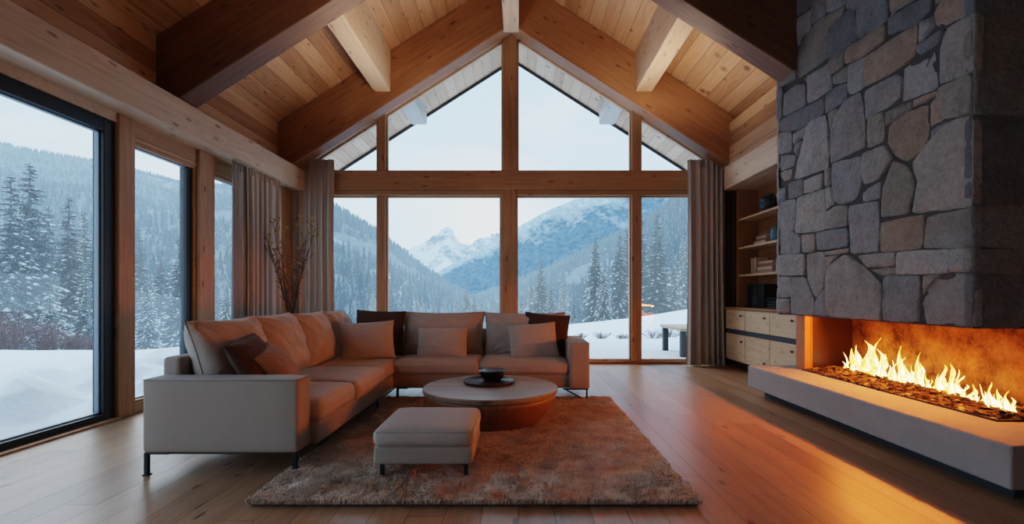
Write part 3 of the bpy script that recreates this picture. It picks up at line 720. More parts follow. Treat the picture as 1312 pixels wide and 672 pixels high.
# things on the shelves (front line near X=3.7); a shelf point by image column
def shelf_y(px, x=3.72): return x*F/(px-VX)
def book(x0, x1, y0, y1, z0, z1, axis, color, label, group):
    mname = 'book cover %.2f %.2f %.2f' % color
    mat = bpy.data.materials.get(mname) or plain(mname, color, .6, .3)
    t = thing('book', ((x0+x1)/2, (y0+y1)/2, z0), label, 'book', group)
    e = .004
    if axis == 'Z':     # lying flat, spine towards the room
        MB().box(x0, x1, y0, y1, z0, z0+e).box(x0, x1, y0, y1, z1-e, z1).box(x0, x0+e, y0, y1, z0+e, z1-e).build('cover', mat, t)
        MB().box(x0+e, x1-e, y0+e, y1-e, z0+e, z1-e).build('pages', PAGE, t)
    else:               # upright, spine towards the room
        MB().box(x0, x1, y0, y0+e, z0, z1).box(x0, x1, y1-e, y1, z0, z1).box(x0, x0+e, y0+e, y1-e, z0, z1).build('cover', mat, t)
        MB().box(x0+e, x1-e, y0+e, y1-e, z0+e, z1-e).build('pages', PAGE, t)
PAGE = plain('book pages', (.55,.47,.38), .9, .1)
cols = [(.34,.20,.13), (.52,.40,.30), (.26,.10,.06), (.45,.34,.26), (.20,.12,.09)]
ya, yb = shelf_y(993), shelf_y(971); z = SZ[0]
names = ('bottom cocoa book of the flat stack on the lowest shelf', 'second book up, cream, in the flat stack on the lowest shelf', 'third book up, dark red, in the flat stack on the lowest shelf', 'topmost tan book of the flat stack on the lowest shelf')
for i in range(4):
    h = (.05, .042, .05, .038)[i]; j = (.0, .03, -.01, .05)[i]
    book(3.69+.01*i, 3.93, ya+.02+abs(j), yb-.03+j*.3, z, z+h, 'Z', cols[i], names[i], 'flat books on the lowest shelf'); z += h+.0005
y = yb+.005
for i, (th, hh, c, nm) in enumerate(((.05, .25, (.50,.38,.28), 'upright cream book on the lowest shelf, next to the flat stack'), (.045, .235, (.30,.16,.10), 'upright brown book on the lowest shelf, between two pale spines'), (.055, .25, (.42,.30,.22), 'upright tan book on the lowest shelf, farthest from the chimney'))):
    book(3.69, 3.88, y, y+th, SZ[0], SZ[0]+hh, 'Y', c, nm, 'upright books on the lowest shelf'); y += th+.002
ya, yb = shelf_y(983), shelf_y(968); z = SZ[1]
for i, nm in enumerate(('bottom brown book of the small stack on the middle shelf', 'second cream book of the small stack on the middle shelf', 'third dark book of the small stack on the middle shelf', 'top tan book of the small stack on the middle shelf')):
    h = (.045, .035, .04, .032)[i]
    book(3.69+.012*i, 3.90, ya+.01*i, yb-.015*i, z, z+h, 'Z', cols[(i+1) % 5], nm, 'flat books on the middle shelf'); z += h+.0005
yj = shelf_y(991)
jar = MB().lathe([(.05, 0), (.072, .01), (.078, .06), (.078, .17), (.06, .20), (.05, .205), (.05, .225), (.04, .225)], (3.76, yj, SZ[1]), 28).build('jar', plain('blue glazed jar', (.10,.19,.27), .35, .5), None, smooth=True)
tag(jar, 'blue grey glazed jar on the middle shelf by the chimney', 'jar')
yv = shelf_y(985, 3.76)
sc = thing('ornament', (3.76, yv, SZ[2]), 'dark lumpy ornament on a small foot on the top shelf', 'ornament')
mb = MB().lathe([(.06, 0), (.09, .012), (.12, .07), (.14, .13), (.12, .19), (.07, .225), (.055, .24), (.075, .255), (.06, .262)], (3.76, yv, SZ[2]), 24)
mb.v = [tuple(Vector(p)+noise.noise_vector(Vector(p)*14)*.014) if p[2] > SZ[2]+.03 else p for p in mb.v]
mb.build('body', plain('dark slate pottery', (.035,.045,.055), .4), sc, smooth=True)
for s in (-1, 1): MB().tube([(3.76, yv+s*.10, SZ[2]+.19), (3.75, yv+s*.165, SZ[2]+.20), (3.75, yv+s*.17, SZ[2]+.13), (3.76, yv+s*.125, SZ[2]+.08)], .014, 8).build('handle', M['vase'], sc, smooth=True)
ya, yb = shelf_y(980), shelf_y(959)
sp = thing('speaker', (3.8, (ya+yb)/2, 1.0), 'black box speaker on the cabinet top under the lowest shelf', 'speaker')
MB().box(3.70, 3.93, ya, yb, 1.0, 1.36).build('case', M['black'], sp, bevel=.01)
for z, r in ((1.11, .09), (1.27, .05)):
    MB().tube([(3.70, (ya+yb)/2, z), (3.69, (ya+yb)/2, z), (3.694, (ya+yb)/2, z)], [r, r*.95, r*.4], 24).build('speaker_cone', M['plinth'], sp)
ya, yb = shelf_y(995.5), shelf_y(984.5)
bs = thing('wire_basket', (3.8, (ya+yb)/2, 1.0), 'small black wire basket on the cabinet top next to the speaker', 'basket')
mb = MB()
for z in (1.012, 1.055, 1.10, 1.15): mb.tube([(3.69, ya, z), (3.69, yb, z), (3.92, yb, z), (3.92, ya, z), (3.69, ya, z)], .006, 6)
for y in np.linspace(ya, yb, 7): mb.tube([(3.69, y, 1.15), (3.69, y, 1.012), (3.92, y, 1.012), (3.92, y, 1.15)], .004, 5)
mb.build('wire_frame', M['black'], bs)
MB().box(3.70, 3.91, ya+.02, yb-.02, 1.016, 1.11).build('liner', M['plinth'], bs)

# ------------------------------------------------------------------ fireplace
fp = thing('stone_fireplace', (3.5, 4.4, 0), 'massive stone fireplace with floating chimney breast and long open fire on a raised hearth', 'fireplace')
CX, CY0, CY1, CZ0 = 3.0, 3.19, 5.62, .978
def A_(x, y): return (990+x/3.2, y/3.2)
def B_(x, y): return (990+x/3.056, 200+y/3.056)
def C_(x, y): return (1130+x/3.198, y/3.198)
def D_(x, y): return (1130+x/2.923, 200+y/2.923)
stones = []
def st(fn, *pts): stones.append([fn(*p) for p in pts])
st(A_, (20,2),(75,-6),(78,70),(22,112)); st(A_, (80,-5),(150,-8),(142,38),(82,70)); st(A_, (155,-8),(218,-10),(218,52),(157,102))
st(A_, (76,95),(152,40),(152,110),(110,182),(76,196)); st(A_, (21,120),(72,97),(74,230),(22,262))
st(A_, (152,115),(215,60),(222,122),(212,244),(101,320),(99,240),(111,186)); st(A_, (222,-14),(298,-14),(298,18),(222,52)); st(A_, (223,58),(295,24),(279,66),(224,116))
st(A_, (225,122),(284,62),(335,24),(345,95),(342,160),(300,203),(215,244)); st(A_, (301,-14),(470,-14),(470,86),(350,158),(341,24),(301,36))
st(A_, (478,50),(515,35),(600,-14),(478,-14)); 
st(C_, (30,76),(145,6),(206,-10),(204,45),(148,95),(30,144)); st(A_, (303,206),(466,94),(468,160),(380,228),(303,262))
st(C_, (-68,236),(145,96),(140,225),(72,281),(-68,356)); st(A_, (230,252),(298,212),(296,265),(238,305)); st(A_, (245,312),(300,274),(300,334),(245,345))
st(A_, (303,269),(376,236),(377,355),(320,388),(303,375)); st(A_, (122,325),(232,257),(240,365),(141,425),(137,338)); st(A_, (24,282),(97,243),(99,320),(24,364))
st(A_, (48,386),(100,347),(135,345),(137,430),(46,477)); st(A_, (21,370),(44,362),(44,480),(21,490)); st(A_, (21,496),(204,402),(207,464),(130,518),(45,545),(21,536))
st(A_, (213,396),(245,362),(298,342),(300,405),(212,464)); st(C_, (-66,372),(66,302),(80,330),(78,400),(0,452),(-66,488)); st(A_, (251,474),(300,411),(357,380),(371,470),(381,600),(236,668),(233,580))
stones.append([(1037,156),(1057.5,148),(1061.5,178),(1060.5,215),(1018.5,230),(1023.5,200)]); st(A_, (222,466),(260,447),(236,545),(229,522)); st(A_, (86,550),(148,512),(130,558),(86,588))
st(A_, (21,547),(78,541),(78,620),(21,634)); st(A_, (90,590),(124,577),(101,638),(86,620)); st(B_, (20,0),(88,-2),(80,38),(22,58)); st(B_, (23,66),(80,42),(71,92),(38,106))
st(A_, (386,486),(452,461),(454,580),(388,604)); st(C_, (10,462),(114,416),(117,448),(8,518)); st(C_, (25,522),(75,472),(184,432),(189,530),(175,600),(100,660),(50,640),(21,590))
stones.append([(1106.5,197),(1134,187),(1143,203),(1128.5,229),(1109,236),(1105,217)]); stones.append([(1066,210),(1102,201),(1106,224),(1097.5,253.5),(1078,263),(1069,257),(1065,226)])
st(B_, (342,146),(418,98),(413,165),(342,184)); st(B_, (206,52),(226,48),(228,110),(206,118)); st(B_, (123,97),(194,68),(189,130),(123,146)); st(B_, (59,109),(118,90),(118,153),(59,168))
st(B_, (21,132),(52,126),(52,173),(21,178)); st(B_, (92,167),(202,128),(204,200),(199,290),(89,303)); st(B_, (206,126),(228,122),(240,188),(208,206)); st(B_, (19,182),(87,170),(85,306),(105,312),(105,379),(18,386))
st(B_, (207,221),(255,197),(297,196),(294,274),(204,287)); st(B_, (301,197),(411,180),(416,374),(306,380)); stones.append([(1129.5,278),(1131,242.5),(1145.4,206),(1165,215),(1172,234),(1165.5,273)])
stones.append([(1244.8,147.5),(1208.5,160),(1193,178),(1168.5,208),(1174.5,234),(1169.5,272),(1244.8,264.5)]); st(C_, (191,432),(214,402),(234,430),(249,490),(191,530)); st(C_, (195,537),(262,497),(196,585))
st(C_, (131,411),(224,373),(220,393),(126,439)); st(C_, (81,286),(150,241),(210,211),(224,360),(81,418)); st(C_, (149,187),(250,122),(235,178),(161,223)); st(C_, (264,116),(374,52),(374,286),(236,343),(236,200))
st(C_, (151,92),(207,68),(211,114),(151,173)); st(C_, (210,25),(265,-14),(372,-14),(372,45),(235,114),(208,90)); st(C_, (236,361),(371,300),(371,460),(255,486),(231,430)); st(C_, (210,-14),(258,-14),(212,20)); st(C_,(30,-14),(130,-14),(30,68))
st(D_, (-3,252),(155,222),(150,347),(-4,359)); st(D_, (165,231),(336,196),(336,344),(153,345)); stones.append([(1100,328),(1146.5,323.5),(1146.5,341),(1111,342.5)]); st(B_, (382,446),(484,436),(486,465),(425,469))
st(D_, (56,361),(249,350),(249,439),(56,444)); st(D_, (261,351),(336,346),(336,432),(262,435)); stones.append([(1132,355),(1177.5,354),(1177,412),(1131.5,410.5)]); st(D_, (149,451),(213,445),(150,518))
st(D_, (216,444),(336,438),(338,640),(146,624),(143,530)); st(B_, (216,440),(290,384),(380,452),(429,502),(424,642),(222,626),(209,500)); st(B_, (20,391),(127,384),(127,467),(20,467))
st(B_, (133,387),(199,377),(209,450),(190,528),(170,558),(136,500)); st(B_, (16,477),(74,474),(71,553),(24,554)); st(B_, (79,477),(131,477),(169,580),(165,622),(76,618)); st(B_, (20,562),(69,562),(72,614),(20,612))
st(B_, (173,571),(204,522),(220,624),(173,622)); st(B_, (116,311),(164,307),(169,371),(119,377)); st(B_, (173,302),(291,282),(297,354),(176,369)); st(B_, (206,376),(299,362),(299,377),(240,387),(206,389)); st(B_, (206,396),(253,391),(216,447))
palette = [(.32,.30,.295), (.265,.26,.265), (.36,.335,.32), (.325,.285,.25), (.235,.232,.24), (.345,.325,.315), (.285,.275,.28), (.335,.30,.275)]
cm = MB(); cm.tint = []
rs = random.Random(4)
def stone(poly2, frame, tint, h, gap=-.010, sharp=()):
    """poly2 in the (a,b) face plane; frame(a,b,h) -> world; built as rings that round off towards the face"""
    n0 = len(poly2); c = Vector((sum(p[0] for p in poly2)/n0, sum(p[1] for p in poly2)/n0))
    pts = []
    size = min(max(p[0] for p in poly2)-min(p[0] for p in poly2), max(p[1] for p in poly2)-min(p[1] for p in poly2))
    for i in range(n0):
        a, b = Vector(poly2[i]), Vector(poly2[(i+1) % n0]); k_ = max(2, int((b-a).length/.045))
        for t in range(k_):
            q = a.lerp(b, t/k_); d = (q-c); q = q-d.normalized()*gap
            if t == 0 and i not in sharp: q = q-d.normalized()*min(.008, size*.04)
            j = noise.noise(Vector((q.x*14, q.y*14, 3)))*.009+noise.noise(Vector((q.x*40, q.y*40, 5)))*.004
            pts.append(q+d.normalized()*j)
    n = len(pts); b0 = len(cm.v); sd = rs.random()*50
    rings = [(0, 0, -.03), (0, 0, h*.62), (.003, 0, h*.85), (.008, 0, h*.98), (.018, .03, h), (0, .28, h+.004), (0, .55, h+.006), (0, .8, h+.006)]
    for ins, sc_, hh in rings:
        for q in pts:
            d = c-q; L = d.length; q2 = q+d*min(.8, sc_+min(ins, L*.4)/max(L, .001)*1.0)
            e = 0
            if hh > h*.9: e = (noise.noise(Vector((q2.x*5+sd, q2.y*5, 1)))*.013+noise.noise(Vector((q2.x*17+sd, q2.y*17, 2)))*.007+noise.noise(Vector((q2.x*50, q2.y*50, 2)))*.003)*min(1, size*3)
            cm.v.append(frame(q2.x, q2.y, hh+e)); cm.tint.append(tint)
    cm.v.append(frame(c.x, c.y, h+.006)); cm.tint.append(tint); last = len(cm.v)-1
    for r in range(len(rings)-1):
        for j in range(n):
            k_ = (j+1) % n; cm.f.append((b0+r*n+j, b0+r*n+k_, b0+(r+1)*n+k_, b0+(r+1)*n+j))
    for j in range(n): cm.f.append((b0+(len(rings)-1)*n+j, b0+(len(rings)-1)*n+(j+1) % n, last))
def vary(t): f = rs.uniform(.85, 1.15); return tuple(x*f for x in t)
fl = lambda a, b, h: (CX+.03-h, a, b)
brown = {13, 12, 49, 10, 34, 51, 56, 59, 60}
tops = []
for i, pp in enumerate(stones):
    q = []
    for (x, y) in pp:
        x = max(x, 996.2); Y = CX*F/(x-VX); q.append((Y, max(CZ0+.004, CZ+(VY-y)/F*Y)))
    ar = sum(q[k_][0]*q[(k_+1) % len(q)][1]-q[(k_+1) % len(q)][0]*q[k_][1] for k_ in range(len(q)))
    if ar < 0: q = q[::-1]
    mid = pp[0]
    t = vary((.36,.275,.22)) if i in brown else vary(palette[rs.randrange(len(palette))])
    stone(q, fl, t, rs.uniform(.016, .05))
# courses above the picture and on the short near end, laid as rough bands
def bands(y0, y1, z0, z1, frame, hmin, hmax, zs=None, step=(.25, .6), dark=1):
    z = z0; 
    while z < z1-.05:
        if zs: h = zs[0]-z; zs = zs[1:] or None
        else: h = min(rs.uniform(.16, .34), z1-z)
        y = y0
        while y < y1-.02:
            w = rs.uniform(*step)
            if y+w > y1-.12: w = y1-y
            jj = lambda: rs.uniform(-.012, .012)
            stone([(y+.002, z+jj()), (y+w-.002, z+jj()), (y+w-.002+jj(), z+h+jj()), (y+.002, z+h+jj())], frame, tuple(dark*x for x in vary(palette[rs.randrange(len(palette))])), rs.uniform(hmin, hmax)); y += w
        z += h
# slanted top edge of the traced stones: fill above it
zt = lambda Y: CZ+(VY+4)/F*Y
yy = CY0
while yy < CY1-.01:
    w = min(rs.uniform(.3, .5), CY1-yy); 
    if CY1-yy-w < .15: w = CY1-yy
    za, zb = zt(yy), zt(yy+w); zc = zb+.22
    stone([(yy+.002, za+.01), (yy+w-.002, zb+.01), (yy+w-.002, zc), (yy+.002, zc)], fl, vary(palette[rs.randrange(8)]), .03)
    while zc < 4.3:
        h_ = rs.uniform(.2, .36); stone([(yy+.002, zc+.004), (yy+w-.002, zc+.004), (yy+w-.002, zc+h_), (yy+.002, zc+h_)], fl, vary(palette[rs.randrange(8)]), rs.uniform(.015, .04)); zc += h_
    yy += w
zs_ = [CZ+(VY-y)/F*CY0 for y in (349, 318, 265, 146, 91, 16)]
fe = lambda a, b, h: (a, CY0+.03-h, b)
bands(CX+.005, XR-.04, CZ0+.004, 4.3, fe, .02, .04, zs_, (.35, .8), .8)  # near end's shade painted in by darker stone tints
ff = lambda a, b, h: (-a, CY1-.03+h, b)
bands(-XR+.04, -CX-.005, CZ0+.004, 4.3, ff, .01, .03)
chim = cm.build('chimney_breast', M['stone'], fp, smooth=False)
chim.data.polygons.foreach_set('use_smooth', [True]*len(chim.data.polygons))
core = MB().box(CX+.012, XR-.005, CY0+.02, CY1-.02, CZ0+.012, 4.35).build('mortar_core', plain('dark mortar', (.10,.095,.094), .95, .1, bs=.5), fp)
# hearth
MB().prism([(2.76, 2.71), (3.98, 2.71), (3.98, 5.62), (3.98, 5.82), (2.76, 5.82)], 'Z', .10, .352).build('hearth_slab', M['concrete'], fp, bevel=.012)
MB().box(2.92, 3.98, 2.85, 5.74, 0, .10).build('plinth', M['plinth'], fp)
MB().box(3.80, XR-.005, 2.72, 5.62, .352, CZ0+.02).build('firebox_back', M['rust'], fp)
MB().box(3.28, 3.80, 5.50, 5.60, .352, CZ0+.02).build('firebox_side', M['panel'], fp)
j_ = MB().box(3.22, 3.285, 5.44, 5.61, .352, CZ0+.012).box(3.30, 3.325, 5.465, 5.50, .352, CZ0+.012).build('firebox_jamb', M['jamb'], fp, bevel=.004)
MB().box(CX+.01, 3.995, CY0+.01, CY1-.02, CZ0-.002, CZ0+.02).build('lintel_plate', M['panel'], fp)
py0, py1 = 3.24, 5.44
fr = MB(); t = .018
poly = [(3.20, py0), (3.78, py0), (3.78, py1), (3.20, py1)]
fr.box(3.19, 3.19+t, py0, py1, .352, .366).box(3.19, 3.78, py0-t, py0, .352, .366).box(3.19, 3.78, py1-t, py1, .352, .366)
fr.build('burner_rim', M['black'], fp)
# chips
bed = thing('burner_bed', (3.5, 4.3, .352), 'bed of glowing bark chips and embers under the flames', 'embers', kind='stuff')
cb2 = MB(); rs2 = random.Random(5)
for i in range(2600):
    y = rs2.uniform(py0+.02, py1-.03); x = rs2.uniform(3.22, 3.77)
    if i % 9 == 0: x = rs2.uniform(3.215, 3.26)
    z = .357+.045*max(0, 1-abs(x-3.52)/.3)*rs2.random()+.004
    s = rs2.uniform(.010, .034)
    mt = Matrix.Translation((x, y, z)) @ Matrix.Rotation(rs2.uniform(0, 6.28), 4, 'Z') @ Matrix.Rotation(rs2.uniform(-.6, .6), 4, 'X') @ Matrix.Diagonal((s*rs2.uniform(.8, 1.8), s*rs2.uniform(.5, 1), s*rs2.uniform(.25, .6), 1))
    q = [(sx*rs2.uniform(.6, 1), sy*rs2.uniform(.6, 1), sz*rs2.uniform(.6, 1)) for sz in (-1, 1) for sy in (-1, 1) for sx in (-1, 1)]
    cb2.add(q, [(0,2,3,1),(4,5,7,6),(0,1,5,4),(2,6,7,3),(0,4,6,2),(1,3,7,5)], mt)
ch = cb2.build('bark_chips', M['chips'], bed); ch['kind'] = 'stuff'
MB().box(3.21, 3.78, py0, py1, .352, .358).build('bed_base', M['chips'], bed)
# flames: each a cluster of pointed tongues rooted in the bed
def flame(px, base_px, tongues, x, label, seed):
    Y = x*F/(px-VX); mpp = Y/F; ky = Y/(px-VX); o_ = Vector((x, Y, .385))
    mb = MB(); rf = random.Random(seed)
    extra = []
    for dx, w, h, ln in tongues:
        for q_ in range(2 if h > 15 else 1): extra.append((dx+rf.uniform(-.5, .5)*w, w*rf.uniform(.3, .5), h*rf.uniform(.45, .9), ln+rf.uniform(-5, 5)))
    for dx, w, h, ln in tongues+extra:               # offsets in image columns along the fire, sizes in pixels
        cy = -dx*ky; w *= ky*.95; h *= mpp*1.05; ln *= ky
        n, m_ = 12, 16; b = len(mb.v); cx = rf.uniform(-.03, .03); p1, p2 = rf.uniform(0, 6), rf.uniform(0, 6)
        for i in range(m_+1):
            t = i/m_
            r = w*.5*(min(1, (t+.05)/.22)**.55)*(1-t)**.85*(1+.34*math.sin(t*10+p1))
            sx = .25*w*math.sin(t*5+p2)*t; sy = -ln*t**1.3+.35*w*math.sin(t*7+p1)*t
            for j in range(n):
                a = 2*PI*j/n; rr = r*(1+.4*math.sin(3*a+t*7+p2)*t)+.0005
                mb.v.append((o_.x+cx+sx+rr*.5*math.cos(a), o_.y+cy+sy+rr*math.sin(a), o_.z-.012+h*t))
        for i in range(m_):
            for j in range(n): mb.f.append((b+i*n+j, b+i*n+(j+1) % n, b+(i+1)*n+(j+1) % n, b+(i+1)*n+j))
        mb.f.append(tuple(b+m_*n+j for j in range(n)))
    o = mb.build('flame', M['flame'], None, smooth=True)
    # origin at the foot of the flame
    me = o.data; me.transform(Matrix.Translation(-o_)); o.location = o_
    tag(o, label, 'flame', 'flames of the open fire'); return o
flame(1108, 474, [(-22,9,14,-6),(-14,13,30,-4),(-5,15,43,5),(3,15,40,-3),(9,12,48,3),(15,13,36,6),(21,12,30,4),(-9,14,22,0),(0,20,24,0),(12,20,22,0),(26,7,16,-4)], 3.56, 'largest ragged flame at the far left end of the fire', 1)
flame(1139, 478, [(0,6,12,2),(-4,4,8,0)], 3.54, 'tiny flame between the large left flame and the next tall tongue', 2)
flame(1151, 488, [(0,11,46,-3),(5,10,34,3),(-4,9,24,-2),(3,17,22,0),(9,8,18,4)], 3.55, 'tall single tongue, second tall flame from the far end', 3)
flame(1172, 492, [(3,10,44,2),(-5,8,26,-6),(5,9,32,3),(0,15,20,0),(-8,6,16,-2)], 3.54, 'split tall tongue near the middle, third tall flame from the far end', 4)
flame(1191, 496, [(0,8,20,2),(-5,7,13,0),(4,7,14,2)], 3.54, 'low flame just left of the wide middle flame', 5)
flame(1217, 497, [(-11,13,38,2),(-4,11,26,0),(4,13,42,4),(10,12,28,3),(-12,16,20,0),(5,18,20,0),(16,10,18,4),(-1,16,16,0)], 3.53, 'wide twin-peaked flame in the middle of the fire', 6)
flame(1239, 505, [(0,9,14,5),(-5,8,10,2),(-8,6,18,-3)], 3.50, 'short slanting flame beside the wide middle flame', 7)
flame(1252, 509, [(0,9,24,-2),(3,8,16,2),(-3,8,12,-2)], 3.48, 'small pointed flame between the middle and the near end', 8)
flame(1273, 508, [(-2,10,32,-6),(2,10,24,2),(4,8,14,4)], 3.46, 'curling flame, second flame from the near end', 9)
flame(1290, 515, [(-3,10,28,2),(2,9,20,3),(5,7,12,3)], 3.43, 'pointed flame at the near end of the fire', 10)
flame(1300, 520, [(0,5,13,1)], 3.40, 'thin last flame nearest the viewer', 11)

# ------------------------------------------------------------------ vase with branches behind the sofa
vz = MB().lathe([(.10, 0), (.15, .02), (.18, .25), (.17, .5), (.10, .72), (.075, .80), (.09, .86), (.08, .86), (.06, .78), (.05, .74)], (-3.26, 6.95, 0), 36).build('vase', M['vase'], None, smooth=True)
tag(vz, 'dark tall floor vase half hidden behind the sofa corner', 'vase')
br = thing('branch_bouquet', (-3.26, 6.95, .76), 'tall budding bare branches with pale green leaves behind the sofa corner', 'branches')
rb = random.Random(11)
tips = [(337,296,0),(333,300,.1),(343,308,.15),(352,318,-.1),(375,284,.1),(366,305,-.15),(398,288,0),(404,293,.1),(392,304,-.1),(386,316,.2),(396,322,0),(388,335,.12),(358,330,.2),(349,286,0)]
root = Vector((-3.26, 6.95, .80))
for i, (tx, ty, dy) in enumerate(tips):
    tip = at(tx, ty, 6.95+dy); n = 12; pts = []; L = (tip-root)
    base_ = root+Vector((rb.uniform(-.03, .03), rb.uniform(-.03, .03), -.1))
    for k_ in range(n+1):
        t = k_/n; q = base_.lerp(tip, t)
        q.x += L.x*(.9*t*(t-1))*.45; q += Vector((noise.noise(Vector((t*4, i*3, 1))), noise.noise(Vector((t*4, i*3, 9))), 0))*.05*t
        pts.append(q)
    mb = MB().tube(pts, [.0105*(1-t/n*.72) for t in range(n+1)], 6); lf = MB()
    for k_ in range(3, n+1):
        for q_ in range(rb.choice((1, 1, 2))):
            d = Vector((rb.uniform(-1, 1), rb.uniform(-.6, .6), rb.uniform(.1, 1))).normalized(); ln = rb.uniform(.03, .13)*(1 if rb.random() < .7 else 1.6)
            e = pts[k_]+d*ln; mb.tube([pts[k_], pts[k_].lerp(e, .5)+Vector((rb.uniform(-.01, .01), 0, -.008)), e], [.0042, .0036, .0024], 5)
            for bud in range(2):
                c_ = pts[k_].lerp(e, rb.uniform(.5, 1)); mb.tube([c_-d*.008, c_, c_+d*.009], [.002, .006, .001], 5)
            if (ty < 310 and k_ > n-3) or (k_ in (7, 8) and i in (7, 9, 10)):
                for l_ in range(3):
                    ld = (d+Vector((rb.uniform(-1, 1), rb.uniform(-1, 1), rb.uniform(-.3, 1)))*.9).normalized(); s_ = rb.uniform(.035, .062); sd = ld.cross(Vector((rb.random(), rb.random(), rb.random()))).normalized()*s_*.32
                    lf.add([e, e+ld*s_*.5+sd, e+ld*s_, e+ld*s_*.5-sd], [(0, 1, 2, 3)])
    b_ = mb.build('branch', M['branch'], br, smooth=True)
    if lf.v: lf.build('foliage', M['leaf'], b_)['kind'] = 'stuff'

# ------------------------------------------------------------------ outdoors
def sm(a, b, x): t = min(1, max(0, (x-a)/(b-a))); return t*t*(3-2*t)
def ground(X, Y):
    n = noise.noise(Vector((X*.35, Y*.35, 2)))*.12+noise.noise(Vector((X*1.3, Y*1.3, 7)))*.035
    if -4.4 < X < 4.4 and Y < 8.9: return -.30
    # behind the gable
    far = 1.2-.075*Y
    c = -1.3+(X*30/max(30, Y)-3.7)*.215; c = max(-2.4, min(2.5, c))
    t = sm(12, 30, Y); zb = -.07*(1-t)+c*t+n*t*.8
    zb = zb*(1-sm(32, 75, Y))+far*sm(32, 75, Y)
    if X > 40: zb += (X-40)*.03
    # beside the left windows
    crest = .17-.15*max(0, min(7, Y-9))
    w = -X; e = .15*noise.noise(Vector((Y*.9, 3, 1)))
    zl = -.11+(.11+crest)*sm(5.0+e, 5.9+e, w)+.32*noise.fractal(Vector((X*1.9, Y*1.5, 4)), 1.0, 2.0, 3)*sm(4.5, 5.1, w)*(1-sm(5.8, 6.9, w))
    zl = zl*(1-sm(9.5, 16, w))+(-1.4-.03*w)*sm(9.5, 16, w)+n*sm(6, 12, w)*.7
    f = sm(3.0, 4.6, w)*(1-sm(14, 34, Y))
    return zb*(1-f)+zl*f
def axis(a, b, c, d, n1, n2, n3): return list(np.linspace(a, b, n1, endpoint=False))+list(np.linspace(b, c, n2, endpoint=False))+list(np.linspace(c, d, n3))
gx = axis(-160, -12, 14, 200, 50, 130, 50); gy = axis(-6, 0, 36, 420, 8, 160, 60)
V = np.array([(x, y, ground(x, y)) for y in gy for x in gx]); nx = len(gx)
ii = np.arange(len(gy)-1)[:, None]*nx+np.arange(nx-1)[None, :]; ii = ii.ravel()
gr = npmesh('snowy_ground', V, np.stack([ii, ii+1, ii+nx+1, ii+nx], 1), M['snow'], None, smooth=True)
tag(gr, 'snow covered ground and banks outside the windows', 'snow', kind='structure')

def ridge_layer(name, mat, ridge, foot, nu, nv, rough, label, power=1.0, edge=.0, ns=1.0, pw2=1.0):
    """ridge and foot are lists of (px, py, distance); the slope falls from ridge to foot"""
    rx = [r[0] for r in ridge]; fx = [r[0] for r in foot]; us = np.linspace(rx[0], rx[-1], nu); V = []; T = []
    for j in range(nv+1):
        v = (j/nv)**pw2
        for u in us:
            a = at(u, np.interp(u, rx, [r[1] for r in ridge]), np.interp(u, rx, [r[2] for r in ridge]))
            b = at(u, np.interp(u, fx, [r[1] for r in foot]), np.interp(u, fx, [r[2] for r in foot]))
            p = a.lerp(b, v); p.z = a.z+(b.z-a.z)*v**power
            s = (a-b).length*ns; q = p/s
            d = noise.ridged_multi_fractal(Vector((q.x*5, q.y*5, q.z*2)), .9, 2.1, 7, 1.0, 2.0)-1.2 if 'mountain' in name else noise.fractal(Vector((q.x*6, q.y*6, q.z*2)), 1.0, 2.1, 6)
            p.z += d*rough*s*(min(1, v*5)*(1-v)+edge)
            V.append(p); T.append((v, v, v))
    ii = (np.arange(nv)[:, None]*nu+np.arange(nu-1)[None, :]).ravel()
    o = npmesh(name, np.array([tuple(p) for p in V]), np.stack([ii, ii+nu, ii+nu+1, ii+1], 1), mat, None, np.array(T), True)
    return tag(o, label, 'mountain', kind='structure'), np.array([tuple(p) for p in V]).reshape(nv+1, nu, 3)
ridge_layer('mountain_peak', M['far'], [(440,352,6500),(492,336,6500),(510,326,6400),(530,320,6400),(542,313,6300),(552,309,6300),(560,304,6300),(566,297,6300),(570,292.5,6300),(574,292,6300),(579,297,6300),(584,304,6300),(590,311,6300),(600,314,6300),(612,310,6400),(628,306,6500),(640,301,6500),(655,296,6600),(700,310,6600),(760,330,6600)],
            [(440,392,3500),(760,392,3500)], 260, 90, .085, 'distant snowy horn-shaped peak at the head of the valley', 1.0, .045)
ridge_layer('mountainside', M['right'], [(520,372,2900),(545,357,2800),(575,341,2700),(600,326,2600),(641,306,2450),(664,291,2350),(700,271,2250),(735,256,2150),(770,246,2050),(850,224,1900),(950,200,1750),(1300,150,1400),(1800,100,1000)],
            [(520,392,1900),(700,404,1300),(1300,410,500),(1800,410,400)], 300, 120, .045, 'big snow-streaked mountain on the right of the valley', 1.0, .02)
_, LS = ridge_layer('forested_hillside', M['near'], [(-1400,60,1000),(-700,110,950),(-300,150,900),(0,188,900),(130,214,880),(230,236,760),(300,241,620),(372,246,500),(418,261,440),(470,291,480),(505,316,520),(540,343,570),(580,369,640),(615,386,720),(640,394,760)],
            [(-1400,430,110),(-300,430,110),(300,430,110),(500,430,160),(640,428,330)], 200, 70, .022, 'steep forested hillside on the left of the valley', 1.0, .004)
_, RS = ridge_layer('wooded_slope', M['near'], [(560,393,900),(600,383,820),(650,367,720),(700,346,620),(740,329,540),(770,314,480),(810,296,420),(840,278,380),(885,246,340),(950,215,300),(1300,120,220),(1900,60,200)],
            [(560,428,420),(700,430,230),(900,430,120),(1300,428,60),(1900,428,50)], 190, 70, .022, 'wooded snowy slope on the right below the mountain', 1.0, .004)

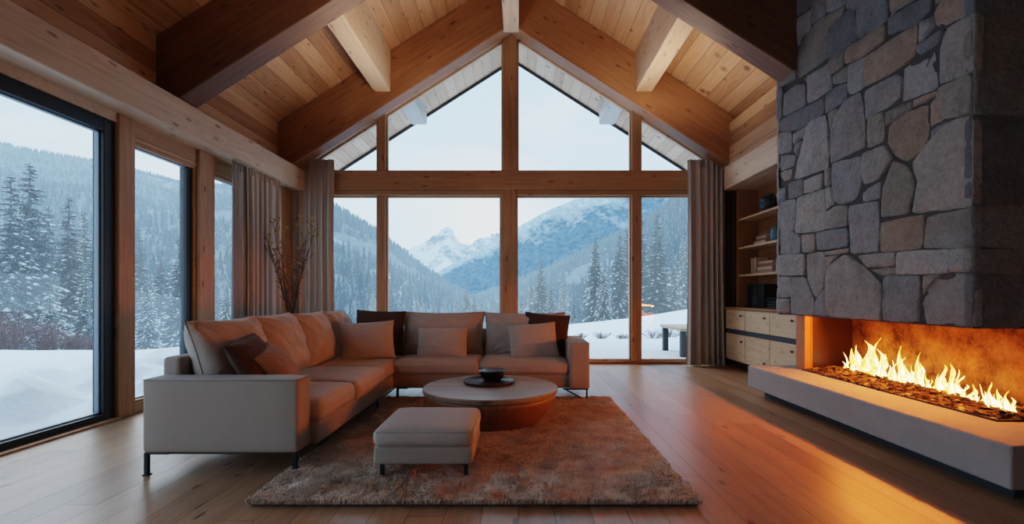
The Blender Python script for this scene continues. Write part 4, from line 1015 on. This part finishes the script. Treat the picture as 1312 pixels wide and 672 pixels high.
# firs -----------------------------------------------------------------------------------------
def fir_proto(seed, levels=36, Lmax=.17, snow_p=.75, per=9):
    r = random.Random(seed); nd = MB(); sn = MB(); tk = MB()
    tk.tube([(0, 0, -.04), (0, 0, .3), (0, 0, .7), (0, 0, .99)], [.016, .012, .006, .001], 7)
    for li in range(levels):
        z = .05+.93*(li/(levels-1))**.92; f = 1-z
        for bi in range(per if f > .25 else max(4, int(per*.6))):
            L = (Lmax*f**.82+.008)*r.uniform(.72, 1.12); a = 2*PI*(bi+r.random()*.8)/per+li*1.3
            droop = .22+.35*f; n = 6; ax = []
            zz = z+r.uniform(-.008, .008)
            for t in range(n+1):
                s = t/n; ax.append(Vector((math.cos(a)*L*s, math.sin(a)*L*s, zz+L*(.12*s-droop*s*s+.22*droop*s**4))))
            d = Vector((math.cos(a), math.sin(a), 0)); sd = Vector((-d.y, d.x, 0))
            for t in range(1, n+1):
                s = t/n; p = ax[t]; ln = L*.42*(1-.72*s)+.006
                for q in (-1, 1):
                    for kk in range(2):
                        o = p+(ax[t-1]-p)*.5*kk; e = o+(d*r.uniform(.45, .9)+sd*q*r.uniform(.6, 1)).normalized()*ln*r.uniform(.7, 1.15)+Vector((0, 0, -ln*r.uniform(.1, .5)))
                        w = (d*.5-sd*q*.5).normalized()*ln*.17
                        nd.add([o-w, e, o+w, o+Vector((0, 0, ln*.16))], [(0, 1, 3), (3, 1, 2)])
                if r.random() < .5: 
                    e = p+Vector((r.uniform(-.2, .2)*ln, r.uniform(-.2, .2)*ln, -ln*.7)); nd.add([p-sd*ln*.14, e, p+sd*ln*.14], [(0, 1, 2)])
            nd.add([ax[0], ax[3]+sd*.003, ax[n]+d*.008, ax[3]-sd*.003], [(0, 1, 2, 3)])
            if r.random() < snow_p:
                wv = L*r.uniform(.07, .15)+.002
                for t0 in (r.uniform(.2, .35), r.uniform(.4, .6), r.uniform(.65, .75), r.uniform(.78, .84)):
                    if r.random() < .35: continue
                    t1 = min(1.03, t0+r.uniform(.12, .22))
                    vs = []
                    for k_ in range(4):
                        s = t0+(t1-t0)*k_/3; i0 = min(n-1, int(s*n)); p = ax[i0].lerp(ax[i0+1], s*n-i0)+Vector((0, 0, .0035)); ww = wv*(.3, 1, .85, .2)[k_]*r.uniform(.6, 1.25)*(1.15-.5*s)
                        vs += [p-sd*ww+Vector((0, 0, -ww*.55)), p+Vector((0, 0, ww*.42)), p+sd*ww+Vector((0, 0, -ww*.55))]
                    sn.add(vs, [(i*3+j, i*3+j+1, i*3+j+4, i*3+j+3) for i in range(3) for j in range(2)])
    return nd, sn, tk
def make_fir(nm, seed, **kw):
    nd, sn, tk = fir_proto(seed, **kw)
    t = thing(nm, (0, 0, 0), None, 'tree')
    nd.build('foliage', M['needles'], t)['kind'] = 'stuff'; sn.build('branch_snow', M['tree_snow'], t, smooth=True)['kind'] = 'stuff'; tk.build('trunk', M['bark'], t)
    return t
protos = [make_fir('fir_tree', 1, levels=40, Lmax=.20, snow_p=.5), make_fir('fir_tree', 2, levels=42, Lmax=.17, snow_p=.85), make_fir('fir_tree', 3, levels=32, Lmax=.22, snow_p=1.0, per=8), make_fir('fir_tree', 4, levels=44, Lmax=.125, snow_p=.35)]
used = [False]*4
def place_fir(kind, px, top, Y, label, group, wide=1.0, dz=0, sink=0):
    X = (px-VX)/F*Y; z0 = ground(X, Y)+dz; H = CZ+(VY-top)/F*Y-z0
    r = protos[kind]
    if used[kind]: r = dup(r, (X, Y, z0), (px*1.7) % 6.28)
    else: used[kind] = True; r.location = (X, Y, z0); r.rotation_euler = (0, 0, px % 6.28)
    r.scale = (H*wide, H*wide, H); r['label'] = label; r['group'] = group; return r
G1 = 'firs beyond the left glass door'
for kind, px, top, Y, wide, nm in ((0, 38, 206, 17, 1.0, 'tallest snowy fir through the left glass door'), (1, 14, 222, 15, 1.05, 'snow-laden fir left of the tallest fir behind the glass door'), (3, 88, 250, 21, 1.3, 'slim dark fir in the middle of the glass door view'),
        (1, 118, 318, 16, 1.15, 'snowy fir beside the black stile of the glass door'), (2, 64, 372, 12, 1.15, 'young low snow-laden fir before the tall ones behind the glass door'), (0, -22, 250, 16, 1.0, 'snowy fir cut by the left edge of the photo'),
        (1, 108, 268, 27, 1.0, 'hazy pale fir behind the slim dark one in the glass door view'), (1, 62, 262, 27, 1.0, 'hazy fir between tallest and slim dark fir behind the glass door'), (2, -60, 330, 14, 1.0, 'broad fir just outside the left edge of the view'), (3, 134, 290, 24, 1.2, 'hazy fir half hidden behind the black stile')):
    place_fir(kind, px, top, Y, nm, G1, wide)
G2 = 'firs beyond the narrow left windows'
for kind, px, top, Y, wide, nm in ((2, 188, 352, 17, .95, 'small snowy fir at the left of the narrow window'), (1, 229, 303, 21, 1.0, 'tall snowy fir at the right of the narrow window'), (0, 207, 318, 36, 1.0, 'hazy fir between two nearer firs in the narrow window'), (3, 178, 290, 44, 1.2, 'hazy slim fir at the left edge of the narrow window'),
        (1, 243, 330, 40, 1.0, 'hazy fir beside the dark stile of the narrow window'), (2, 291, 357, 20, .85, 'snowy fir in the window beside the pale curtain'), (1, 306, 372, 34, 1.0, 'hazy small fir against the pale curtain'), (1, 278, 368, 38, 1.0, 'hazy small fir beside the post in the curtained window')):
    place_fir(kind, px, top, Y, nm, G2, wide)
G3 = 'firs beyond the right gable windows'
for kind, px, top, Y, wide, nm in ((0, 763, 302, 62, 1.05, 'tall dark fir at the left of the close group right of centre'), (2, 774, 331, 58, .85, 'shorter snowy fir tucked into the close group right of centre'), (0, 794, 299, 66, 1.0, 'tall dark fir in the middle of the close group right of centre'), (3, 803, 292, 70, 1.25, 'slim fir beside the right mullion, tallest of its close group'),
        (3, 822, 274, 74, 1.25, 'slim dark fir just right of the right mullion'), (3, 842, 272, 70, 1.4, 'tall slim grey fir in the rightmost pane'), (3, 693, 331, 92, 1.4, 'dark fir right of the central post'), (1, 706, 355, 90, 1.0, 'shorter fir beside the dark one right of the central post'), (1, 681, 352, 120, 1.0, 'hazy fir close to the central post'), (1, 735, 380, 56, 1.0, 'low snowy fir at the foot of the close group'),
        (1, 862, 318, 84, 1.0, 'pale fir in the middle of the rightmost pane'), (1, 876, 300, 92, 1.0, 'pale fir near the right curtain'), (1, 722, 352, 130, 1.0, 'hazy fir between the dark fir and the close group'), (2, 668, 372, 110, 1.0, 'small pale fir touching the central post')):
    place_fir(kind, px, top, Y, nm, G3, wide)
G4 = 'small firs beyond the middle gable windows'
for kind, px, top, Y, wide, nm in ((0, 597.5, 361, 130, .95, 'darkest and tallest of the small firs left of the central post'), (0, 608, 373, 135, .95, 'small fir right of the darkest one left of the central post'), (1, 585, 374, 140, 1.0, 'small fir left of the darkest one left of the central post'), (1, 617, 376, 140, .9, 'hazy small fir next to the central post'),
        (1, 555, 376, 130, 1.0, 'small fir above the oblong pillow'), (1, 535, 375, 130, 1.0, 'small fir above the left end of the back cushion'), (1, 478, 370, 100, 1.1, 'snowy fir beside the left mullion'), (3, 546, 384, 150, 1.2, 'tiny dark fir between two small snowy firs'), (1, 570, 381, 160, 1.0, 'tiny pale fir left of the small dark group'), (1, 630, 380, 150, 1.0, 'tiny pale fir left of the central post')):
    place_fir(kind, px, top, Y, nm, G4, wide)
# the wood nobody could count: far trees on the slopes and valley floor, one mass
rf = np.random.RandomState(3); P = []; Hh = []
def scatter(grid, n, v0, v1, hmin, hmax, umin=0, umax=1):
    nv, nu, _ = grid.shape
    u = (umin+(umax-umin)*rf.rand(n))*(nu-1.01); v = (v0+(v1-v0)*rf.rand(n))*(nv-1.01)
    i = v.astype(int); j = u.astype(int); fu = (u-j)[:, None]; fv = (v-i)[:, None]
    p = grid[i, j]*(1-fv)*(1-fu)+grid[i, j+1]*(1-fv)*fu+grid[i+1, j]*fv*(1-fu)+grid[i+1, j+1]*fv*fu
    # clearings
    m = np.array([noise.noise(Vector((q[0]*.014, q[1]*.008, q[2]*.03))) for q in p]) < .30
    P.append(p[m]); Hh.append(rf.uniform(hmin, hmax, m.sum()))
scatter(LS, 2600, 0, .12, 5, 9, .45, 1); scatter(LS, 9000, 0, 1, 4.5, 8.5, .5, 1); scatter(LS, 2500, .3, 1, 4, 7, .3, .75)
scatter(RS, 1500, 0, .1, 5, 9, 0, .6); scatter(RS, 9000, .0, 1, 4.5, 8.5, 0, .55)
gp = np.stack([rf.uniform(-200, 160, 4500), rf.uniform(170, 418, 4500)], 1); gp = np.array([(x, y, ground(x, y)) for x, y in gp]); P.append(gp); Hh.append(rf.uniform(3, 6.5, len(gp)))
P = np.concatenate(P); Hh = np.concatenate(Hh); n = len(P); K = 4; V = []; Fc = []; T = []
ang = rf.rand(n)*6.28; dark = rf.rand(n); base = 0
for ti in range(6):
    zb = ti/6.4; zt_ = min(1, zb+.34); rr = .175*(1-zb)**.9+.012
    ring = []
    for k_ in range(K*2):
        a = ang+PI*k_/K+ti*.9; r_ = Hh*rr*((.75+.6*rf.rand(n)) if k_ % 2 else .35); dz = -.05 if k_ % 2 else .02
        ring.append(P+np.stack([np.cos(a)*r_, np.sin(a)*r_, Hh*(zb+.04+dz+.02*rf.randn(n))], 1))
    ring.append(P+np.stack([0*Hh, 0*Hh, Hh*zt_], 1)); V.append(np.stack(ring, 1))
    b0 = base+np.arange(n)*(2*K+1); base += n*(2*K+1)
    for k_ in range(2*K): Fc.append(np.stack([b0+k_, b0+(k_+1) % (2*K), b0+2*K], 1))
    c0 = np.array([.022, .036, .045]); c1 = np.array([.50, .57, .64]); mixf = np.clip(rf.rand(n, 2*K+1)*(.2+.8*dark[:, None]), 0, 1)**2.0; mixf[:, 2*K] *= .5
    T.append(c0+(c1-c0)*mixf[..., None])
fo = npmesh('forest', np.concatenate([q.reshape(-1, 3) for q in V]), np.concatenate(Fc), M['forest'], None, np.concatenate([q.reshape(-1, 3) for q in T]))
tag(fo, 'mass of far snowy firs covering valley floor and slopes', 'forest', kind='stuff')

# bare bushes
def bush(name, loc, w, h, n, mat, label, group, seed, r0=.006):
    r = random.Random(seed); mb = MB(); c = Vector(loc)
    for i in range(n):
        a = r.random()*6.28; d = Vector((math.cos(a)*w*r.random(), math.sin(a)*w*r.random()*.7, h*r.uniform(.55, 1)))
        pts = [c+Vector((d.x*.12, d.y*.12, -.12))]
        for k_ in range(1, 6): s = k_/5; pts.append(c+Vector((d.x*s**.8, d.y*s**.8, d.z*s))+noise.noise_vector(Vector((i*3., s*2, seed)))*.07*h)
        mb.tube(pts, [r0*(1-.7*t/5) for t in range(6)], 4, cap=False)
        for k_ in range(2, 6):
            for q in range(3):
                e = pts[k_]+Vector((r.uniform(-.3, .3), r.uniform(-.3, .3), r.uniform(.05, .4)))*h*.55; mb.tube([pts[k_], pts[k_].lerp(e, .5)+Vector((0, 0, .02)), e], [r0*.45, r0*.38, r0*.25], 3, cap=False)
    o = mb.build(name, mat, None); me = o.data; me.transform(Matrix.Translation(-c)); o.location = c
    return tag(o, label, 'bush', group)
for px, Y, w, h, nm in ((14, 10.5, .55, 1.0, 'largest bare reddish bush on the snow bank behind the glass door'), (58, 10.9, .5, .72, 'bare reddish bush below the slim dark fir'), (94, 11.5, .45, .55, 'low bare reddish bush left of the black stile'), (124, 12, .4, .42, 'small bare reddish bush behind the black stile'), (-34, 10.2, .5, .9, 'bare reddish bush at the left photo edge')):
    X = (px-VX)/F*Y; bush('bare_bush', (X, Y, ground(X, Y)), w, h, 90, M['twig'], nm, 'reddish bushes on the snow bank', int(px)+100)
for px, Y, w, h, nm in ((770, 15.5, .4, .24, 'dry twiggy plant on the bank left of the right mullion'), (797, 15, .35, .17, 'dry twiggy plant on the bank nearest the right mullion'), (838, 15, .7, .28, 'dry twiggy bush left of the outdoor table'), (858, 15.6, .8, .33, 'dry twiggy bush behind the outdoor table'), (744, 17, .3, .22, 'small dry plant beside the right sofa arm')):
    X = (px-VX)/F*Y; bush('dry_bush', (X, Y, ground(X, Y)-.03), w, h, 40, M['drytwig'], nm, 'dry plants on the bank', int(px))
# outdoor table
tb = thing('outdoor_table', (4.1, 10.4, -.07), 'low outdoor table with pale board top and dark slab legs in the snow', 'table')
MB().box(3.27, 5.2, 9.75, 11.15, .46, .52).build('tabletop', M['benchtop'], tb, bevel=.006)
for x in (3.30, 5.0):
    for y in (9.8, 10.98): MB().box(x, x+.11, y, y+.11, -.09, .46).build('leg', M['plinth'], tb, bevel=.004)

# ------------------------------------------------------------------ light
w = bpy.data.worlds.new('World'); bpy.context.scene.world = w; w.use_nodes = True; t = w.node_tree; t.nodes.clear()
class WN(N):
    def __init__(s, t): s.t = t
k = WN(t); d = k.coord('Generated'); o = k.sep(d)
el = k.math('MAXIMUM', o[2], 0.0)
base_ = k.ramp(el, [(0, (.74,.90,1.0)), (.12, (.57,.80,1.0)), (.3, (.48,.73,.97)), (.7, (.42,.66,.95))])
cl = k.noise(k.vmath('MULTIPLY', d, (2.2, 2.2, 7)), 1.6, 4, .55)
c_ = k.mix(k.rng(cl, .45, .75, 0, .6), base_, (.80,.91,1.0))
warm = k.rng(k.vmath('DISTANCE', d, tuple(Vector((-.07, 1, .16)).normalized())), .02, .15, .55, 0)
c_ = k.mix(warm, c_, (1.0,.98,.92))
bg = t.nodes.new('ShaderNodeBackground'); k.put(bg.inputs[0], c_); bg.inputs[1].default_value = 1.35
wo = t.nodes.new('ShaderNodeOutputWorld'); t.links.new(bg.outputs[0], wo.inputs[0])

def light(name, typ, loc, energy, color, rot=(0, 0, 0), **kw):
    l = bpy.data.lights.new(name, typ); l.energy = energy; l.color = color
    for a, b in kw.items(): setattr(l, a, b)
    o = bpy.data.objects.new(name, l); col.objects.link(o); o.location = loc; o.rotation_euler = rot; return o
def portal(name, loc, rot, sx, sy):
    o = light(name, 'AREA', loc, 1, (1, 1, 1), rot, shape='RECTANGLE', size=sx, size_y=sy); o.data.cycles.is_portal = True
portal('portal', (-.1, 8.75, 2.9), (R(-90), 0, 0), 7.2, 5.8)
portal('portal', (-4.2, 2.7, 1.4), (0, R(-90), 0), 2.9, 10.4)
light('sun', 'SUN', (0, 0, 20), .9, (.93,.97,1.0), (R(-42), R(-38), 0), angle=R(35))
FIRE = (1.0, .225, .034)
# the glow the flames throw into the room: one long low source over the burner, plus what they shed on the firebox itself
light('fire_glow', 'AREA', (3.46, 4.28, .915), 29, FIRE, (0, R(74), 0), shape='RECTANGLE', size=.05, size_y=1.9)
for y, e in ((4.95, 1.0), (4.2, .8), (3.5, .9)):
    light('firebox_glow', 'POINT', (3.46, y, .62), 5.0*e, (1.0, .24, .03), shadow_soft_size=.12)
light('unseen_uplight', 'SPOT', (-1.3, 6.4, 3.5), 40, (1.0, .77, .55), (R(180), R(-15), 0), shadow_soft_size=.2, spot_size=R(150), spot_blend=.6)  # unseen warm spots without fixtures, added to brighten ceiling boards and rafters
light('unseen_uplight', 'SPOT', (-1.2, 3.8, 3.5), 26, (1.0, .75, .52), (R(180), R(-15), 0), shadow_soft_size=.2, spot_size=R(150), spot_blend=.6)
light('unseen_uplight', 'SPOT', (1.7, 6.7, 3.5), 40, (1.0, .77, .55), (R(180), R(15), 0), shadow_soft_size=.2, spot_size=R(150), spot_blend=.6)

# ------------------------------------------------------------------ camera and film
cam = bpy.data.cameras.new('Camera'); co = bpy.data.objects.new('Camera', cam); col.objects.link(co)
co.location = (0, 0, CZ); co.rotation_euler = (PI/2, 0, 0)
cam.sensor_width = 36; cam.lens = F/1312*36; cam.shift_x = (656-VX)/1312; cam.shift_y = (VY-336)/1312; cam.clip_end = 20000; cam.clip_start = .05
sc = bpy.context.scene; sc.camera = co
sc.view_settings.view_transform = 'Filmic'; sc.view_settings.look = 'Medium High Contrast'; sc.view_settings.exposure = 0.78
sc.cycles.use_denoising = True; sc.cycles.max_bounces = 8; sc.cycles.diffuse_bounces = 4; sc.cycles.glossy_bounces = 4; sc.cycles.transparent_max_bounces = 24
sc.cycles.sample_clamp_indirect = 6; sc.cycles.caustics_reflective = False; sc.cycles.caustics_refractive = False
